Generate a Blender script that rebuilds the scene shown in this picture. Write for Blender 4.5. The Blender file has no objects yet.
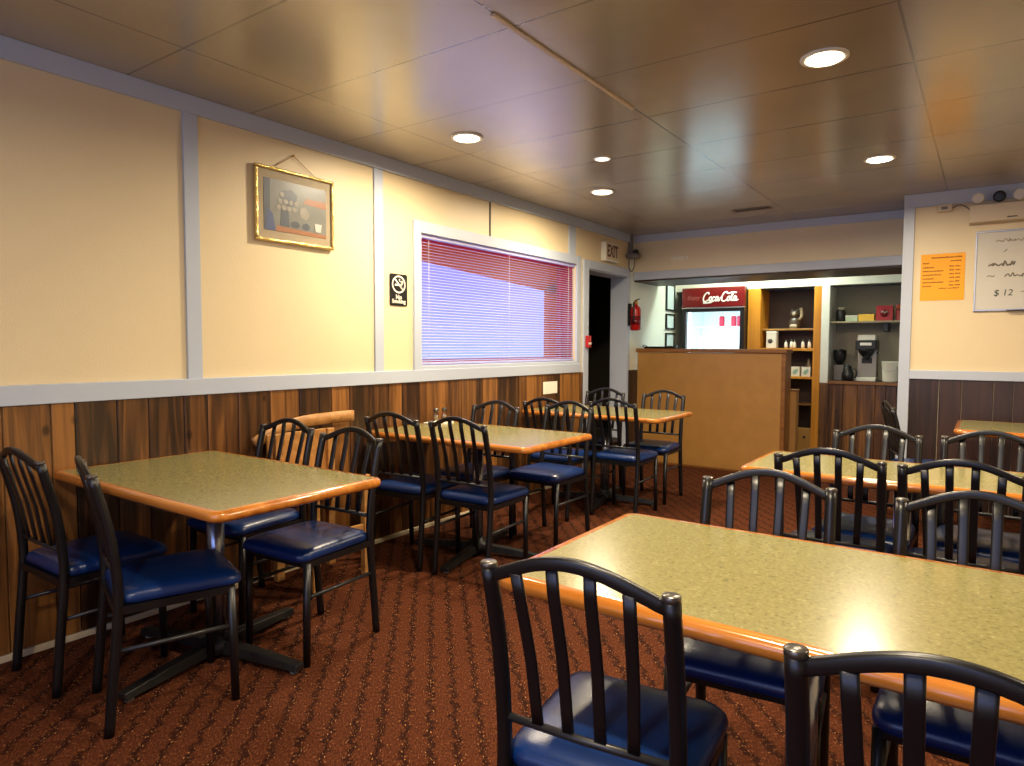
import bpy, math, random
from mathutils import Vector, Matrix
R = math.radians
PI = math.pi
rnd = random.Random(7)
scene = bpy.context.scene
COL = scene.collection

# ------------------------------------------------------------------ camera
cam_d = bpy.data.cameras.new('camera')
cam_d.sensor_width = 36.0
cam_d.lens = 36.0 * 672.53 / 1024.0
cam_d.clip_start = 0.05
cam = bpy.data.objects.new('camera', cam_d)
COL.objects.link(cam)
yaw, pitch, roll = 0.6156, 0.0549, 0.0039
fw = Vector((-math.sin(yaw) * math.cos(pitch), math.cos(yaw) * math.cos(pitch), -math.sin(pitch)))
r0 = Vector((math.cos(yaw), math.sin(yaw), 0))
u0 = r0.cross(fw)
rr = r0 * math.cos(roll) + u0 * math.sin(roll)
uu = -r0 * math.sin(roll) + u0 * math.cos(roll)
cam.matrix_world = Matrix(((rr.x, uu.x, -fw.x, 3.1973), (rr.y, uu.y, -fw.y, 0.0), (rr.z, uu.z, -fw.z, 1.2772), (0, 0, 0, 1)))
scene.camera = cam

# ------------------------------------------------------------------ look
scene.view_settings.view_transform = 'Standard'
scene.view_settings.look = 'None'
scene.view_settings.gamma = 1.0
scene.view_settings.use_curve_mapping = False
scene.view_settings.exposure = 0.0

# ------------------------------------------------------------------ sky outside the windows
W = bpy.data.worlds.new('sky')
scene.world = W
W.use_nodes = True
bg = W.node_tree.nodes['Background']
bg.inputs[1].default_value = 1.5
_tc = W.node_tree.nodes.new('ShaderNodeTexCoord')
_sp = W.node_tree.nodes.new('ShaderNodeSeparateXYZ')
_rp = W.node_tree.nodes.new('ShaderNodeValToRGB')
_mr = W.node_tree.nodes.new('ShaderNodeMapRange')
_mr.inputs['From Min'].default_value = -0.5
_mr.inputs['From Max'].default_value = 0.5
W.node_tree.links.new(_tc.outputs['Generated'], _sp.inputs[0])
W.node_tree.links.new(_sp.outputs[2], _mr.inputs['Value'])
W.node_tree.links.new(_mr.outputs[0], _rp.inputs[0])
W.node_tree.links.new(_rp.outputs[0], bg.inputs[0])
_e = _rp.color_ramp.elements
_e[0].position, _e[0].color = 0.30, (0.22, 0.36, 1.0, 1)      # bluish ground glow, then pale horizon, then violet evening sky
_e[1].position, _e[1].color = 0.62, (0.26, 0.24, 0.82, 1)
for _p, _c in ((0.46, (0.36, 0.52, 0.80, 1)), (0.52, (0.34, 0.38, 0.86, 1))):
    _x = _e.new(_p)
    _x.color = _c

H = 2.479            # ceiling height
WARM = (1.0, 0.83, 0.58)
DOWNLIGHT_W = 44.0
DAY = (0.45, 0.62, 1.0)


def area(name, loc, rot, sx, sy, power, color, spread=PI):
    d = bpy.data.lights.new(name, 'AREA')
    d.shape = 'RECTANGLE'
    d.size = sx
    d.size_y = sy
    d.energy = power
    d.color = color
    d.spread = spread
    o = bpy.data.objects.new(name, d)
    o.location = loc
    o.rotation_euler = rot
    COL.objects.link(o)
    return o


# daylight entering by the street window behind the camera
area('daylight', (2.6, -1.95, 1.5), (R(-90), 0, PI), 3.0, 1.3, 34.0, DAY)


# ------------------------------------------------------------------ materials
def lin(c):
    return tuple(((v / 255) / 12.92 if v / 255 <= 0.04045 else ((v / 255 + 0.055) / 1.055) ** 2.4) for v in c) + (1,)


def newmat(name):
    m = bpy.data.materials.new(name)
    m.use_nodes = True
    nt = m.node_tree
    return m, nt, nt.nodes['Principled BSDF']


def mat(name, rgb, rough=0.5, metal=0.0, spec=0.5, var=0.0, scale=8.0, bump=0.0, bscale=60.0, coat=0.0, emit=None, estr=0.0, stretch=(1, 1, 1)):
    m, nt, b = newmat(name)
    b.inputs['Roughness'].default_value = rough
    b.inputs['Metallic'].default_value = metal
    b.inputs['Specular IOR Level'].default_value = spec
    b.inputs['Coat Weight'].default_value = coat
    c = lin(rgb)
    b.inputs['Base Color'].default_value = c
    tc = nt.nodes.new('ShaderNodeTexCoord')
    mp = nt.nodes.new('ShaderNodeMapping')
    mp.inputs['Scale'].default_value = stretch
    nt.links.new(tc.outputs['Object'], mp.inputs['Vector'])
    n = nt.nodes.new('ShaderNodeTexNoise')
    n.inputs['Scale'].default_value = scale
    n.inputs['Detail'].default_value = 4
    nt.links.new(mp.outputs[0], n.inputs['Vector'])
    mx = nt.nodes.new('ShaderNodeMix')
    mx.data_type = 'RGBA'
    mx.inputs['A'].default_value = tuple(v * (1 - var) for v in c[:3]) + (1,)
    mx.inputs['B'].default_value = tuple(min(1, v * (1 + var)) for v in c[:3]) + (1,)
    nt.links.new(n.outputs['Fac'], mx.inputs['Factor'])
    nt.links.new(mx.outputs['Result'], b.inputs['Base Color'])
    if bump:
        n2 = nt.nodes.new('ShaderNodeTexNoise')
        n2.inputs['Scale'].default_value = bscale
        nt.links.new(mp.outputs[0], n2.inputs['Vector'])
        bp = nt.nodes.new('ShaderNodeBump')
        bp.inputs['Strength'].default_value = bump
        bp.inputs['Distance'].default_value = 0.01
        nt.links.new(n2.outputs['Fac'], bp.inputs['Height'])
        nt.links.new(bp.outputs[0], b.inputs['Normal'])
    if emit:
        b.inputs['Emission Color'].default_value = tuple(emit) + (1,)
        b.inputs['Emission Strength'].default_value = estr
    return m


def ramp(nt, stops):
    r = nt.nodes.new('ShaderNodeValToRGB')
    e = r.color_ramp.elements
    e[0].position, e[0].color = stops[0]
    e[1].position, e[1].color = stops[-1]
    for p, c in stops[1:-1]:
        x = e.new(p)
        x.color = c
    return r


def math_node(nt, op, a, b=None):
    n = nt.nodes.new('ShaderNodeMath')
    n.operation = op
    for i, v in enumerate((a, b)):
        if v is None:
            continue
        if isinstance(v, (int, float)):
            n.inputs[i].default_value = v
        else:
            nt.links.new(v, n.inputs[i])
    return n.outputs[0]


def wood(name, dark, mid, light, rough=0.35, axis='Z', grain=1.0, tone=False, knots=False, coat=0.0):
    """streaky grain along an axis; tone=True varies with the board attribute 'tone'"""
    m, nt, b = newmat(name)
    b.inputs['Roughness'].default_value = rough
    b.inputs['Coat Weight'].default_value = coat
    b.inputs['Coat Roughness'].default_value = 0.12
    tc = nt.nodes.new('ShaderNodeTexCoord')
    mp = nt.nodes.new('ShaderNodeMapping')
    s = {'X': (1.2, 22, 22), 'Y': (22, 1.2, 22), 'Z': (22, 22, 1.2)}[axis]
    mp.inputs['Scale'].default_value = tuple(v * grain for v in s)
    nt.links.new(tc.outputs['Object'], mp.inputs['Vector'])
    vec = mp.outputs[0]
    fac_shift = None
    if tone:
        at = nt.nodes.new('ShaderNodeAttribute')
        at.attribute_name = 'tone'
        add = nt.nodes.new('ShaderNodeVectorMath')
        add.operation = 'ADD'
        sc = nt.nodes.new('ShaderNodeVectorMath')
        sc.operation = 'SCALE'
        sc.inputs['Scale'].default_value = 37.0
        nt.links.new(at.outputs['Color'], sc.inputs[0])
        nt.links.new(vec, add.inputs[0])
        nt.links.new(sc.outputs[0], add.inputs[1])
        vec = add.outputs[0]
        fac_shift = at.outputs['Fac']
    n = nt.nodes.new('ShaderNodeTexNoise')
    n.inputs['Scale'].default_value = 1.0
    n.inputs['Detail'].default_value = 6
    n.inputs['Distortion'].default_value = 0.9
    nt.links.new(vec, n.inputs['Vector'])
    f = n.outputs['Fac']
    if fac_shift is not None:
        sh = math_node(nt, 'MULTIPLY', math_node(nt, 'SUBTRACT', fac_shift, 0.5), 0.40)
        f = math_node(nt, 'ADD', f, sh)
    rp = ramp(nt, [(0.28, lin(dark)), (0.5, lin(mid)), (0.72, lin(light))])
    nt.links.new(f, rp.inputs[0])
    out = rp.outputs[0]
    if knots:
        mp2 = nt.nodes.new('ShaderNodeMapping')
        mp2.inputs['Scale'].default_value = {'X': (5, 8, 8), 'Y': (8, 5, 8), 'Z': (8, 8, 5)}[axis]
        nt.links.new(tc.outputs['Object'], mp2.inputs['Vector'])
        v = nt.nodes.new('ShaderNodeTexVoronoi')
        v.inputs['Scale'].default_value = 1.0
        nt.links.new(mp2.outputs[0], v.inputs['Vector'])
        kr = ramp(nt, [(0.07, (0.16, 0.12, 0.09, 1)), (0.15, (1, 1, 1, 1))])
        nt.links.new(v.outputs['Distance'], kr.inputs[0])
        mm = nt.nodes.new('ShaderNodeMix')
        mm.data_type = 'RGBA'
        mm.blend_type = 'MULTIPLY'
        mm.inputs['Factor'].default_value = 0.85
        nt.links.new(out, mm.inputs['A'])
        nt.links.new(kr.outputs[0], mm.inputs['B'])
        out = mm.outputs['Result']
    nt.links.new(out, b.inputs['Base Color'])
    bp = nt.nodes.new('ShaderNodeBump')
    bp.inputs['Strength'].default_value = 0.25
    bp.inputs['Distance'].default_value = 0.004
    nt.links.new(n.outputs['Fac'], bp.inputs['Height'])
    nt.links.new(bp.outputs[0], b.inputs['Normal'])
    return m


def carpet_mat():
    m, nt, b = newmat('carpet')
    b.inputs['Roughness'].default_value = 0.95
    b.inputs['Specular IOR Level'].default_value = 0.1
    tc = nt.nodes.new('ShaderNodeTexCoord')
    sep = nt.nodes.new('ShaderNodeSeparateXYZ')
    nt.links.new(tc.outputs['Object'], sep.inputs[0])
    # wandering dark columns that run away from the viewer (along y, turned a little)
    mp = nt.nodes.new('ShaderNodeMapping')
    mp.inputs['Rotation'].default_value = (0, 0, R(-42))
    nt.links.new(tc.outputs['Object'], mp.inputs['Vector'])
    s2 = nt.nodes.new('ShaderNodeSeparateXYZ')
    nt.links.new(mp.outputs[0], s2.inputs[0])
    zig = math_node(nt, 'MULTIPLY', math_node(nt, 'SINE', math_node(nt, 'MULTIPLY', s2.outputs[1], 2 * PI / 0.10)), 0.006)
    nz = nt.nodes.new('ShaderNodeTexNoise')
    nz.inputs['Scale'].default_value = 34
    nt.links.new(mp.outputs[0], nz.inputs['Vector'])
    wob = math_node(nt, 'MULTIPLY', math_node(nt, 'SUBTRACT', nz.outputs['Fac'], 0.5), 0.055)
    xx = math_node(nt, 'ADD', math_node(nt, 'ADD', s2.outputs[0], zig), wob)
    fr = math_node(nt, 'ABSOLUTE', math_node(nt, 'SUBTRACT', math_node(nt, 'FRACT', math_node(nt, 'MULTIPLY', xx, 1 / 0.083)), 0.5))
    rp = ramp(nt, [(0.04, lin((50, 23, 13))), (0.22, lin((86, 45, 25)))])
    nt.links.new(fr, rp.inputs[0])
    # fine tufts: light flecks
    mp3 = nt.nodes.new('ShaderNodeMapping')
    mp3.inputs['Scale'].default_value = (190, 75, 100)
    nt.links.new(mp.outputs[0], mp3.inputs['Vector'])
    n2 = nt.nodes.new('ShaderNodeTexNoise')
    n2.inputs['Scale'].default_value = 1.0
    n2.inputs['Detail'].default_value = 2
    nt.links.new(mp3.outputs[0], n2.inputs['Vector'])
    fl = ramp(nt, [(0.62, (0, 0, 0, 1)), (0.74, (1, 1, 1, 1))])
    nt.links.new(n2.outputs['Fac'], fl.inputs[0])
    near = ramp(nt, [(0.12, (1, 1, 1, 1)), (0.34, (0.25, 0.25, 0.25, 1))])
    nt.links.new(fr, near.inputs[0])
    ff = math_node(nt, 'MULTIPLY', fl.outputs[0], near.outputs[0])
    mx = nt.nodes.new('ShaderNodeMix')
    mx.data_type = 'RGBA'
    nt.links.new(ff, mx.inputs['Factor'])
    nt.links.new(rp.outputs[0], mx.inputs['A'])
    mx.inputs['B'].default_value = lin((186, 134, 88))
    dk = nt.nodes.new('ShaderNodeMix')
    dk.data_type = 'RGBA'
    dk.blend_type = 'MULTIPLY'
    dk.inputs['Factor'].default_value = 0.9
    r4 = ramp(nt, [(0.35, (0.45, 0.42, 0.42, 1)), (0.6, (1.1, 1.05, 1.0, 1))])
    nt.links.new(n2.outputs['Fac'], r4.inputs[0])
    nt.links.new(mx.outputs['Result'], dk.inputs['A'])
    nt.links.new(r4.outputs[0], dk.inputs['B'])
    nt.links.new(dk.outputs['Result'], b.inputs['Base Color'])
    bp = nt.nodes.new('ShaderNodeBump')
    bp.inputs['Strength'].default_value = 0.5
    bp.inputs['Distance'].default_value = 0.006
    nt.links.new(n2.outputs['Fac'], bp.inputs['Height'])
    nt.links.new(bp.outputs[0], b.inputs['Normal'])
    return m


def ceiling_mat():
    m, nt, b = newmat('ceiling_tile')
    b.inputs['IOR'].default_value = 2.3
    b.inputs['Specular IOR Level'].default_value = 0.6
    tc = nt.nodes.new('ShaderNodeTexCoord')
    sep = nt.nodes.new('ShaderNodeSeparateXYZ')
    nt.links.new(tc.outputs['Object'], sep.inputs[0])

    def dist(o, off, per):
        f = math_node(nt, 'FRACT', math_node(nt, 'ADD', math_node(nt, 'MULTIPLY', math_node(nt, 'SUBTRACT', o, off), 1 / per), 20.5))
        return math_node(nt, 'MULTIPLY', math_node(nt, 'ABSOLUTE', math_node(nt, 'SUBTRACT', f, 0.5)), per)
    dx = dist(sep.outputs[0], 0.49, 1.205)
    dy = dist(sep.outputs[1], 1.513, 0.6105)
    n = nt.nodes.new('ShaderNodeTexNoise')
    n.inputs['Scale'].default_value = 1.3
    n.inputs['Detail'].default_value = 3
    nt.links.new(tc.outputs['Object'], n.inputs['Vector'])
    d = math_node(nt, 'MINIMUM', dx, dy)
    seam = math_node(nt, 'MULTIPLY', math_node(nt, 'LESS_THAN', d, 0.005), math_node(nt, 'MULTIPLY', n.outputs['Fac'], 1.15))
    base = ramp(nt, [(0.3, lin((150, 138, 118))), (0.7, lin((168, 156, 134)))])
    nt.links.new(n.outputs['Fac'], base.inputs[0])
    mx = nt.nodes.new('ShaderNodeMix')
    mx.data_type = 'RGBA'
    nt.links.new(seam, mx.inputs['Factor'])
    nt.links.new(base.outputs[0], mx.inputs['A'])
    mx.inputs['B'].default_value = lin((48, 38, 26))
    nt.links.new(mx.outputs['Result'], b.inputs['Base Color'])
    b.inputs['Roughness'].default_value = 0.22
    n3 = nt.nodes.new('ShaderNodeTexNoise')
    n3.inputs['Scale'].default_value = 90
    nt.links.new(tc.outputs['Object'], n3.inputs['Vector'])
    bp = nt.nodes.new('ShaderNodeBump')
    bp.inputs['Strength'].default_value = 0.12
    bp.inputs['Distance'].default_value = 0.004
    nt.links.new(n3.outputs['Fac'], bp.inputs['Height'])
    nt.links.new(bp.outputs[0], b.inputs['Normal'])
    return m


def laminate_mat():
    m, nt, b = newmat('speckled_laminate')
    b.inputs['Roughness'].default_value = 0.22
    b.inputs['Specular IOR Level'].default_value = 0.5
    tc = nt.nodes.new('ShaderNodeTexCoord')
    n = nt.nodes.new('ShaderNodeTexNoise')
    n.inputs['Scale'].default_value = 130
    n.inputs['Detail'].default_value = 4
    nt.links.new(tc.outputs['Object'], n.inputs['Vector'])
    rp = ramp(nt, [(0.28, lin((98, 92, 56))), (0.40, lin((126, 119, 74))), (0.60, lin((134, 127, 80))), (0.74, lin((156, 148, 102)))])
    nt.links.new(n.outputs['Fac'], rp.inputs[0])
    nt.links.new(rp.outputs[0], b.inputs['Base Color'])
    return m


def clear(name, tint=(1, 1, 1), gloss=0.06):
    m, nt, b = newmat(name)
    nt.nodes.remove(b)
    t = nt.nodes.new('ShaderNodeBsdfTransparent')
    t.inputs[0].default_value = tuple(tint) + (1,)
    g = nt.nodes.new('ShaderNodeBsdfGlossy')
    g.inputs['Roughness'].default_value = 0.03
    ms = nt.nodes.new('ShaderNodeMixShader')
    ms.inputs[0].default_value = gloss
    nt.links.new(t.outputs[0], ms.inputs[1])
    nt.links.new(g.outputs[0], ms.inputs[2])
    nt.links.new(ms.outputs[0], nt.nodes['Material Output'].inputs[0])
    return m


def slat_mat(name='blind_slat_plastic', rgb=(0.72, 0.72, 0.96), through=0.45):
    m, nt, b = newmat(name)
    b.inputs['Base Color'].default_value = tuple(rgb) + (1,)
    b.inputs['Roughness'].default_value = 0.4
    tr = nt.nodes.new('ShaderNodeBsdfTranslucent')
    tr.inputs[0].default_value = tuple(rgb) + (1,)
    ms = nt.nodes.new('ShaderNodeMixShader')
    ms.inputs[0].default_value = through
    nt.links.new(b.outputs[0], ms.inputs[1])
    nt.links.new(tr.outputs[0], ms.inputs[2])
    nt.links.new(ms.outputs[0], nt.nodes['Material Output'].inputs[0])
    return m


M = {}
M['cream'] = mat('cream_wall_paint', (222, 203, 165), 0.45, var=0.04, scale=3, bump=0.12, bscale=140)
M['cream_dim'] = mat('cream_soffit_paint', (220, 204, 172), 0.5, var=0.05, scale=3, bump=0.1, bscale=140)
M['white_wall'] = mat('pale_bar_wall_paint', (226, 230, 214), 0.5, var=0.03, scale=3)
M['trim'] = mat('blue_grey_trim_paint', (180, 189, 205), 0.4, var=0.03, scale=5)
M['trim_white'] = mat('white_trim_paint', (222, 220, 210), 0.4, var=0.03, scale=5)
M['groove'] = mat('dark_panel_seam', (88, 84, 74), 0.8)
M['carpet'] = carpet_mat()
M['ceiling'] = ceiling_mat()
M['plank'] = wood('rustic_stained_plank', (46, 28, 16), (96, 61, 31), (148, 98, 48), 0.32, 'Z', tone=True, knots=True, coat=0.25)
M['dark_plank'] = wood('dark_stained_plank', (28, 17, 13), (44, 28, 21), (62, 40, 30), 0.42, 'Z', tone=True, coat=0.08)
M['dark_plain'] = wood('dark_brown_stain_and_shade', (34, 20, 12), (52, 32, 20), (70, 44, 26), 0.5, 'Z')  # stained counter board; also the painted shade under the soffit
M['oak_edge'] = wood('varnished_oak_edge', (146, 84, 26), (182, 110, 40), (204, 134, 58), 0.18, 'X', grain=0.8, coat=0.5)
M['laminate'] = laminate_mat()
M['ply'] = mat('honey_plywood', (160, 116, 58), 0.4, var=0.2, scale=7)
M['ply_dark'] = wood('plywood_edge', (104, 64, 24), (124, 78, 30), (140, 92, 40), 0.4, 'X', grain=0.5)
M['pine'] = wood('orange_pine', (178, 110, 24), (200, 130, 34), (216, 148, 52), 0.35, 'Z', grain=0.6)
M['tan_wood'] = wood('pale_beech', (150, 102, 52), (176, 126, 70), (194, 146, 90), 0.35, 'Y', grain=0.7)
M['black_metal'] = mat('black_powder_coated_steel', (14, 14, 17), 0.36, 0.0, 0.5, var=0.1)
M['cap_metal'] = mat('worn_post_cap', (96, 92, 88), 0.3, 0.8)
M['rail_metal'] = mat('grey_steel_rail', (44, 44, 46), 0.35, 0.3)
M['vinyl'] = mat('navy_vinyl', (8, 40, 92), 0.3, 0.0, 0.55, var=0.1, scale=5, bump=0.05, bscale=300)
M['chrome'] = mat('brushed_column_steel', (150, 156, 170), 0.22, 0.9, var=0.05)
M['iron'] = mat('black_cast_iron', (26, 25, 25), 0.45, 0.2, bump=0.1, bscale=90)
M['glide'] = mat('grey_glide', (130, 124, 116), 0.5)
M['white_pl'] = mat('white_plastic', (226, 222, 208), 0.4)
M['ivory_pl'] = mat('ivory_plastic', (206, 190, 160), 0.45)
M['grey_pl'] = mat('grey_plastic', (110, 104, 104), 0.45)
M['black_pl'] = mat('black_plastic', (16, 15, 16), 0.35)
M['gold'] = mat('gilt_frame', (222, 196, 128), 0.22, 0.8, var=0.2, scale=60, bump=0.5, bscale=90)
M['matboard'] = mat('cream_matboard', (186, 166, 130), 0.6)
M['paper'] = mat('white_paper', (232, 226, 210), 0.7, var=0.03)
M['paper_blue'] = mat('pale_certificate_paper', (206, 222, 220), 0.5, var=0.06, scale=30)
M['orange_paper'] = mat('orange_paper', (250, 168, 6), 0.6, var=0.03)
M['ink_brown'] = mat('brown_ink', (146, 88, 6), 0.7)
M['ink_grey'] = mat('marker_ink', (70, 62, 54), 0.6)
M['ink_smudge'] = mat('smudged_marker', (150, 138, 118), 0.6, var=0.2, scale=40)
M['ink_mid'] = mat('worn_marker', (112, 102, 86), 0.6)
M['ink_green'] = mat('green_black_marker', (34, 52, 44), 0.6)
M['whiteboard'] = mat('whiteboard_enamel', (206, 200, 184), 0.25, var=0.04, scale=6)
M['alu'] = mat('aluminium_edge', (180, 180, 180), 0.3, 0.8)
M['red_paint'] = mat('red_enamel', (176, 24, 20), 0.3)
M['dark_red'] = mat('maroon_enamel', (110, 14, 26), 0.35)
M['brass'] = mat('brass_valve', (200, 150, 60), 0.3, 0.8)
M['sign_red'] = mat('fridge_sign_red', (112, 13, 15), 0.3, var=0.1, scale=4)
M['sign_white'] = mat('fridge_sign_lettering', (240, 232, 226), 0.4)
M['sign_faint'] = mat('fridge_sign_faint_lettering', (176, 92, 88), 0.4)
M['exit_letters'] = mat('exit_letters', (92, 44, 40), 0.5)
M['glass'] = clear('window_glass', (0.97, 0.98, 1.0), 0.05)
M['clear_glass'] = clear('clear_tableware', (0.86, 0.84, 0.78), 0.16)
M['slat'] = slat_mat()
M['awning'] = slat_mat('red_awning_canvas', (1.0, 0.22, 0.04), 0.95)
M['frame_red'] = mat('red_window_frame_paint', (214, 52, 56), 0.5)
M['lamp'] = mat('lit_lamp_lens', (255, 250, 235), 0.3, emit=(1.0, 0.86, 0.62), estr=14.0)
M['lamp_dim'] = mat('dim_lamp_lens', (255, 250, 235), 0.3, emit=(1.0, 0.9, 0.75), estr=2.0)
M['tube_light'] = mat('lit_fluorescent_diffuser', (245, 250, 240), 0.4, emit=(0.86, 1.0, 0.88), estr=5.0)
M['cool_white'] = mat('fridge_liner', (232, 244, 246), 0.4)
M['led'] = mat('fridge_light_strip', (240, 250, 255), 0.4, emit=(0.85, 0.97, 1.0), estr=4.0)
M['can_red'] = mat('red_drink_can', (190, 30, 60), 0.3, 0.3)
M['can_pink'] = mat('pink_drink_can', (214, 96, 130), 0.3, 0.3)
M['bottle_pale'] = mat('pale_bottle', (188, 226, 226), 0.3)
M['grey_wall'] = mat('grey_alcove_paint', (150, 143, 124), 0.6, var=0.06, scale=3)
M['alcove_dark'] = mat('dark_maroon_alcove', (52, 26, 20), 0.5)
M['shelf_grey'] = mat('grey_shelf_board', (150, 138, 112), 0.45)
M['yellow_card'] = mat('yellow_carton', (232, 182, 62), 0.5)
M['green_card'] = mat('pale_green_carton', (176, 190, 160), 0.5)
M['red_card'] = mat('red_carton', (160, 24, 26), 0.4)
M['steel'] = mat('coffee_machine_steel', (146, 140, 128), 0.35, 0.6)
M['bronze'] = mat('dark_figurine_glaze', (70, 58, 48), 0.3)
M['pale_glaze'] = mat('pale_figurine_glaze', (150, 134, 112), 0.35)
M['porcelain'] = mat('white_porcelain', (226, 216, 200), 0.25)
M['stain_green'] = mat('pale_green_print', (140, 168, 150), 0.5)
M['painting_ground'] = mat('painting_hazed_ground', (138, 136, 124), 0.35, var=0.25, scale=9)  # grey lightened to paint in the haze of reflections on the picture glass
M['painting_dark'] = mat('painting_slate', (96, 100, 104), 0.35, var=0.2, scale=14)
M['painting_blue'] = mat('painting_blue_drape', (92, 102, 134), 0.35, var=0.15, scale=14)
M['painting_rust'] = mat('painting_rust', (178, 120, 80), 0.35, var=0.15, scale=14)
M['painting_pale'] = mat('painting_pale_bloom', (168, 158, 138), 0.35, var=0.3, scale=30)
M['cord'] = mat('hanging_cord', (150, 116, 60), 0.7)
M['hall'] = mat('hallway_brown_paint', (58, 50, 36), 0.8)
M['dark_metal_vent'] = mat('vent_dark', (38, 32, 26), 0.7)
M['vent_frame'] = mat('vent_frame_paint', (120, 102, 80), 0.5)


# ------------------------------------------------------------------ mesh building
class MB:
    def __init__(self):
        self.v, self.f, self.m, self.s, self.tone = [], [], [], [], []
        self.mi = 0
        self.t = 0.5
        self.T = None

    def _add(self, vs, fs, smooth=False):
        o = len(self.v)
        for p in vs:
            p = Vector(p)
            self.v.append(tuple(self.T @ p) if self.T else tuple(p))
        for f in fs:
            self.f.append(tuple(i + o for i in f))
            self.m.append(self.mi)
            self.s.append(smooth)
            self.tone.append(self.t)
        return self

    def box(self, x0, x1, y0, y1, z0, z1):
        vs = [(x, y, z) for z in (z0, z1) for y in (y0, y1) for x in (x0, x1)]
        return self._add(vs, [(0, 2, 3, 1), (4, 5, 7, 6), (0, 1, 5, 4), (2, 6, 7, 3), (0, 4, 6, 2), (1, 3, 7, 5)])

    def tube(self, pts, r, n=10, flat=None, up=None, caps=True):
        """swept tube; flat=(a,b) gives elliptical/strap section half sizes instead of r"""
        pts = [Vector(p) for p in pts]
        k = len(pts)
        rs = r if isinstance(r, (list, tuple)) else [r] * k
        vs, fs = [], []
        prev = None
        for i, p in enumerate(pts):
            t = (pts[min(i + 1, k - 1)] - pts[max(i - 1, 0)]).normalized()
            if up is not None:
                a = Vector(up)
                a = (a - t * a.dot(t)).normalized()
            elif prev is None:
                a = t.orthogonal().normalized()
            else:
                a = (prev - t * prev.dot(t)).normalized()
            prev = a
            b = t.cross(a)
            for j in range(n):
                th = 2 * PI * j / n
                if flat:
                    e = 0.45
                    ca, sa = math.cos(th), math.sin(th)
                    q = a * (flat[0] * math.copysign(abs(ca) ** e, ca)) + b * (flat[1] * math.copysign(abs(sa) ** e, sa))
                else:
                    q = (a * math.cos(th) + b * math.sin(th)) * rs[i]
                vs.append(p + q)
        for i in range(k - 1):
            for j in range(n):
                fs.append((i * n + j, i * n + (j + 1) % n, (i + 1) * n + (j + 1) % n, (i + 1) * n + j))
        if caps:
            fs.append(tuple(reversed(range(n))))
            fs.append(tuple((k - 1) * n + j for j in range(n)))
        return self._add(vs, fs, True)

    def lathe(self, prof, c=(0, 0, 0), n=20, axis='Z'):
        vs, fs = [], []
        for (r, h) in prof:
            for j in range(n):
                th = 2 * PI * j / n
                a, b = r * math.cos(th), r * math.sin(th)
                if axis == 'Z':
                    q = (a, b, h)
                elif axis == 'Y':
                    q = (b, h, a)
                else:
                    q = (h, a, b)
                vs.append((c[0] + q[0], c[1] + q[1], c[2] + q[2]))
        k = len(prof)
        for i in range(k - 1):
            for j in range(n):
                fs.append((i * n + j, i * n + (j + 1) % n, (i + 1) * n + (j + 1) % n, (i + 1) * n + j))
        fs.append(tuple(reversed(range(n))))
        fs.append(tuple((k - 1) * n + j for j in range(n)))
        return self._add(vs, fs, True)

    def loft(self, loops, smooth=True, cap0=True, cap1=True):
        n = len(loops[0])
        vs = [p for L in loops for p in L]
        fs = []
        for i in range(len(loops) - 1):
            for j in range(n):
                fs.append((i * n + j, i * n + (j + 1) % n, (i + 1) * n + (j + 1) % n, (i + 1) * n + j))
        if cap0:
            fs.append(tuple(reversed(range(n))))
        if cap1:
            fs.append(tuple((len(loops) - 1) * n + j for j in range(n)))
        return self._add(vs, fs, smooth)

    def prism(self, poly, w0, w1):
        """polygon in local x,z; extruded from y=w0 to y=w1"""
        n = len(poly)
        vs = [(x, w0, z) for x, z in poly] + [(x, w1, z) for x, z in poly]
        fs = [tuple(range(n)), tuple(reversed(range(n, 2 * n)))]
        fs += [(i, n + i, n + (i + 1) % n, (i + 1) % n) for i in range(n)]
        return self._add(vs, fs)

    def build(self, name, mats, parent=None, loc=(0, 0, 0), bevel=0.0, seg=2):
        me = bpy.data.meshes.new(name)
        me.from_pydata(self.v, [], self.f)
        if not isinstance(mats, (list, tuple)):
            mats = [mats]
        for m in mats:
            me.materials.append(m)
        me.polygons.foreach_set('material_index', self.m)
        me.polygons.foreach_set('use_smooth', self.s)
        if len(set(self.tone)) > 1:
            at = me.color_attributes.new('tone', 'FLOAT_COLOR', 'CORNER')
            for p, t in zip(me.polygons, self.tone):
                for li in p.loop_indices:
                    at.data[li].color = (t, t * 0.7, t * 1.3, 1)
        me.update()
        o = bpy.data.objects.new(name, me)
        o.location = loc
        COL.objects.link(o)
        if parent:
            o.parent = parent
        if bevel:
            md = o.modifiers.new('bevel', 'BEVEL')
            md.width = bevel
            md.segments = seg
            md.limit_method = 'ANGLE'
            md.angle_limit = R(50)
        return o


def tag(o, label=None, cat=None, group=None, kind=None):
    if label:
        o['label'] = label
    if cat:
        o['category'] = cat
    if group:
        o['group'] = group
    if kind:
        o['kind'] = kind
    return o


def thing(name, label, cat, loc=(0, 0, 0), rz=0.0, group=None):
    o = bpy.data.objects.new(name, None)
    o.empty_display_size = 0.1
    COL.objects.link(o)
    o.location = loc
    o.rotation_euler = (0, 0, rz)
    return tag(o, label, cat, group)


def struct(o):
    o['kind'] = 'structure'
    return o


def kids(o):
    return [c for c in bpy.data.objects if c.parent == o]


def copy_tree(root, loc, rz, label, group=None):
    r = root.copy()
    COL.objects.link(r)
    r.location = loc
    r.rotation_euler = (0, 0, rz)
    r['label'] = label
    if group:
        r['group'] = group
    for ch in kids(root):
        c = ch.copy()
        COL.objects.link(c)
        c.parent = r
        for g in kids(ch):
            d = g.copy()
            COL.objects.link(d)
            d.parent = c
    return r


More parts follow.
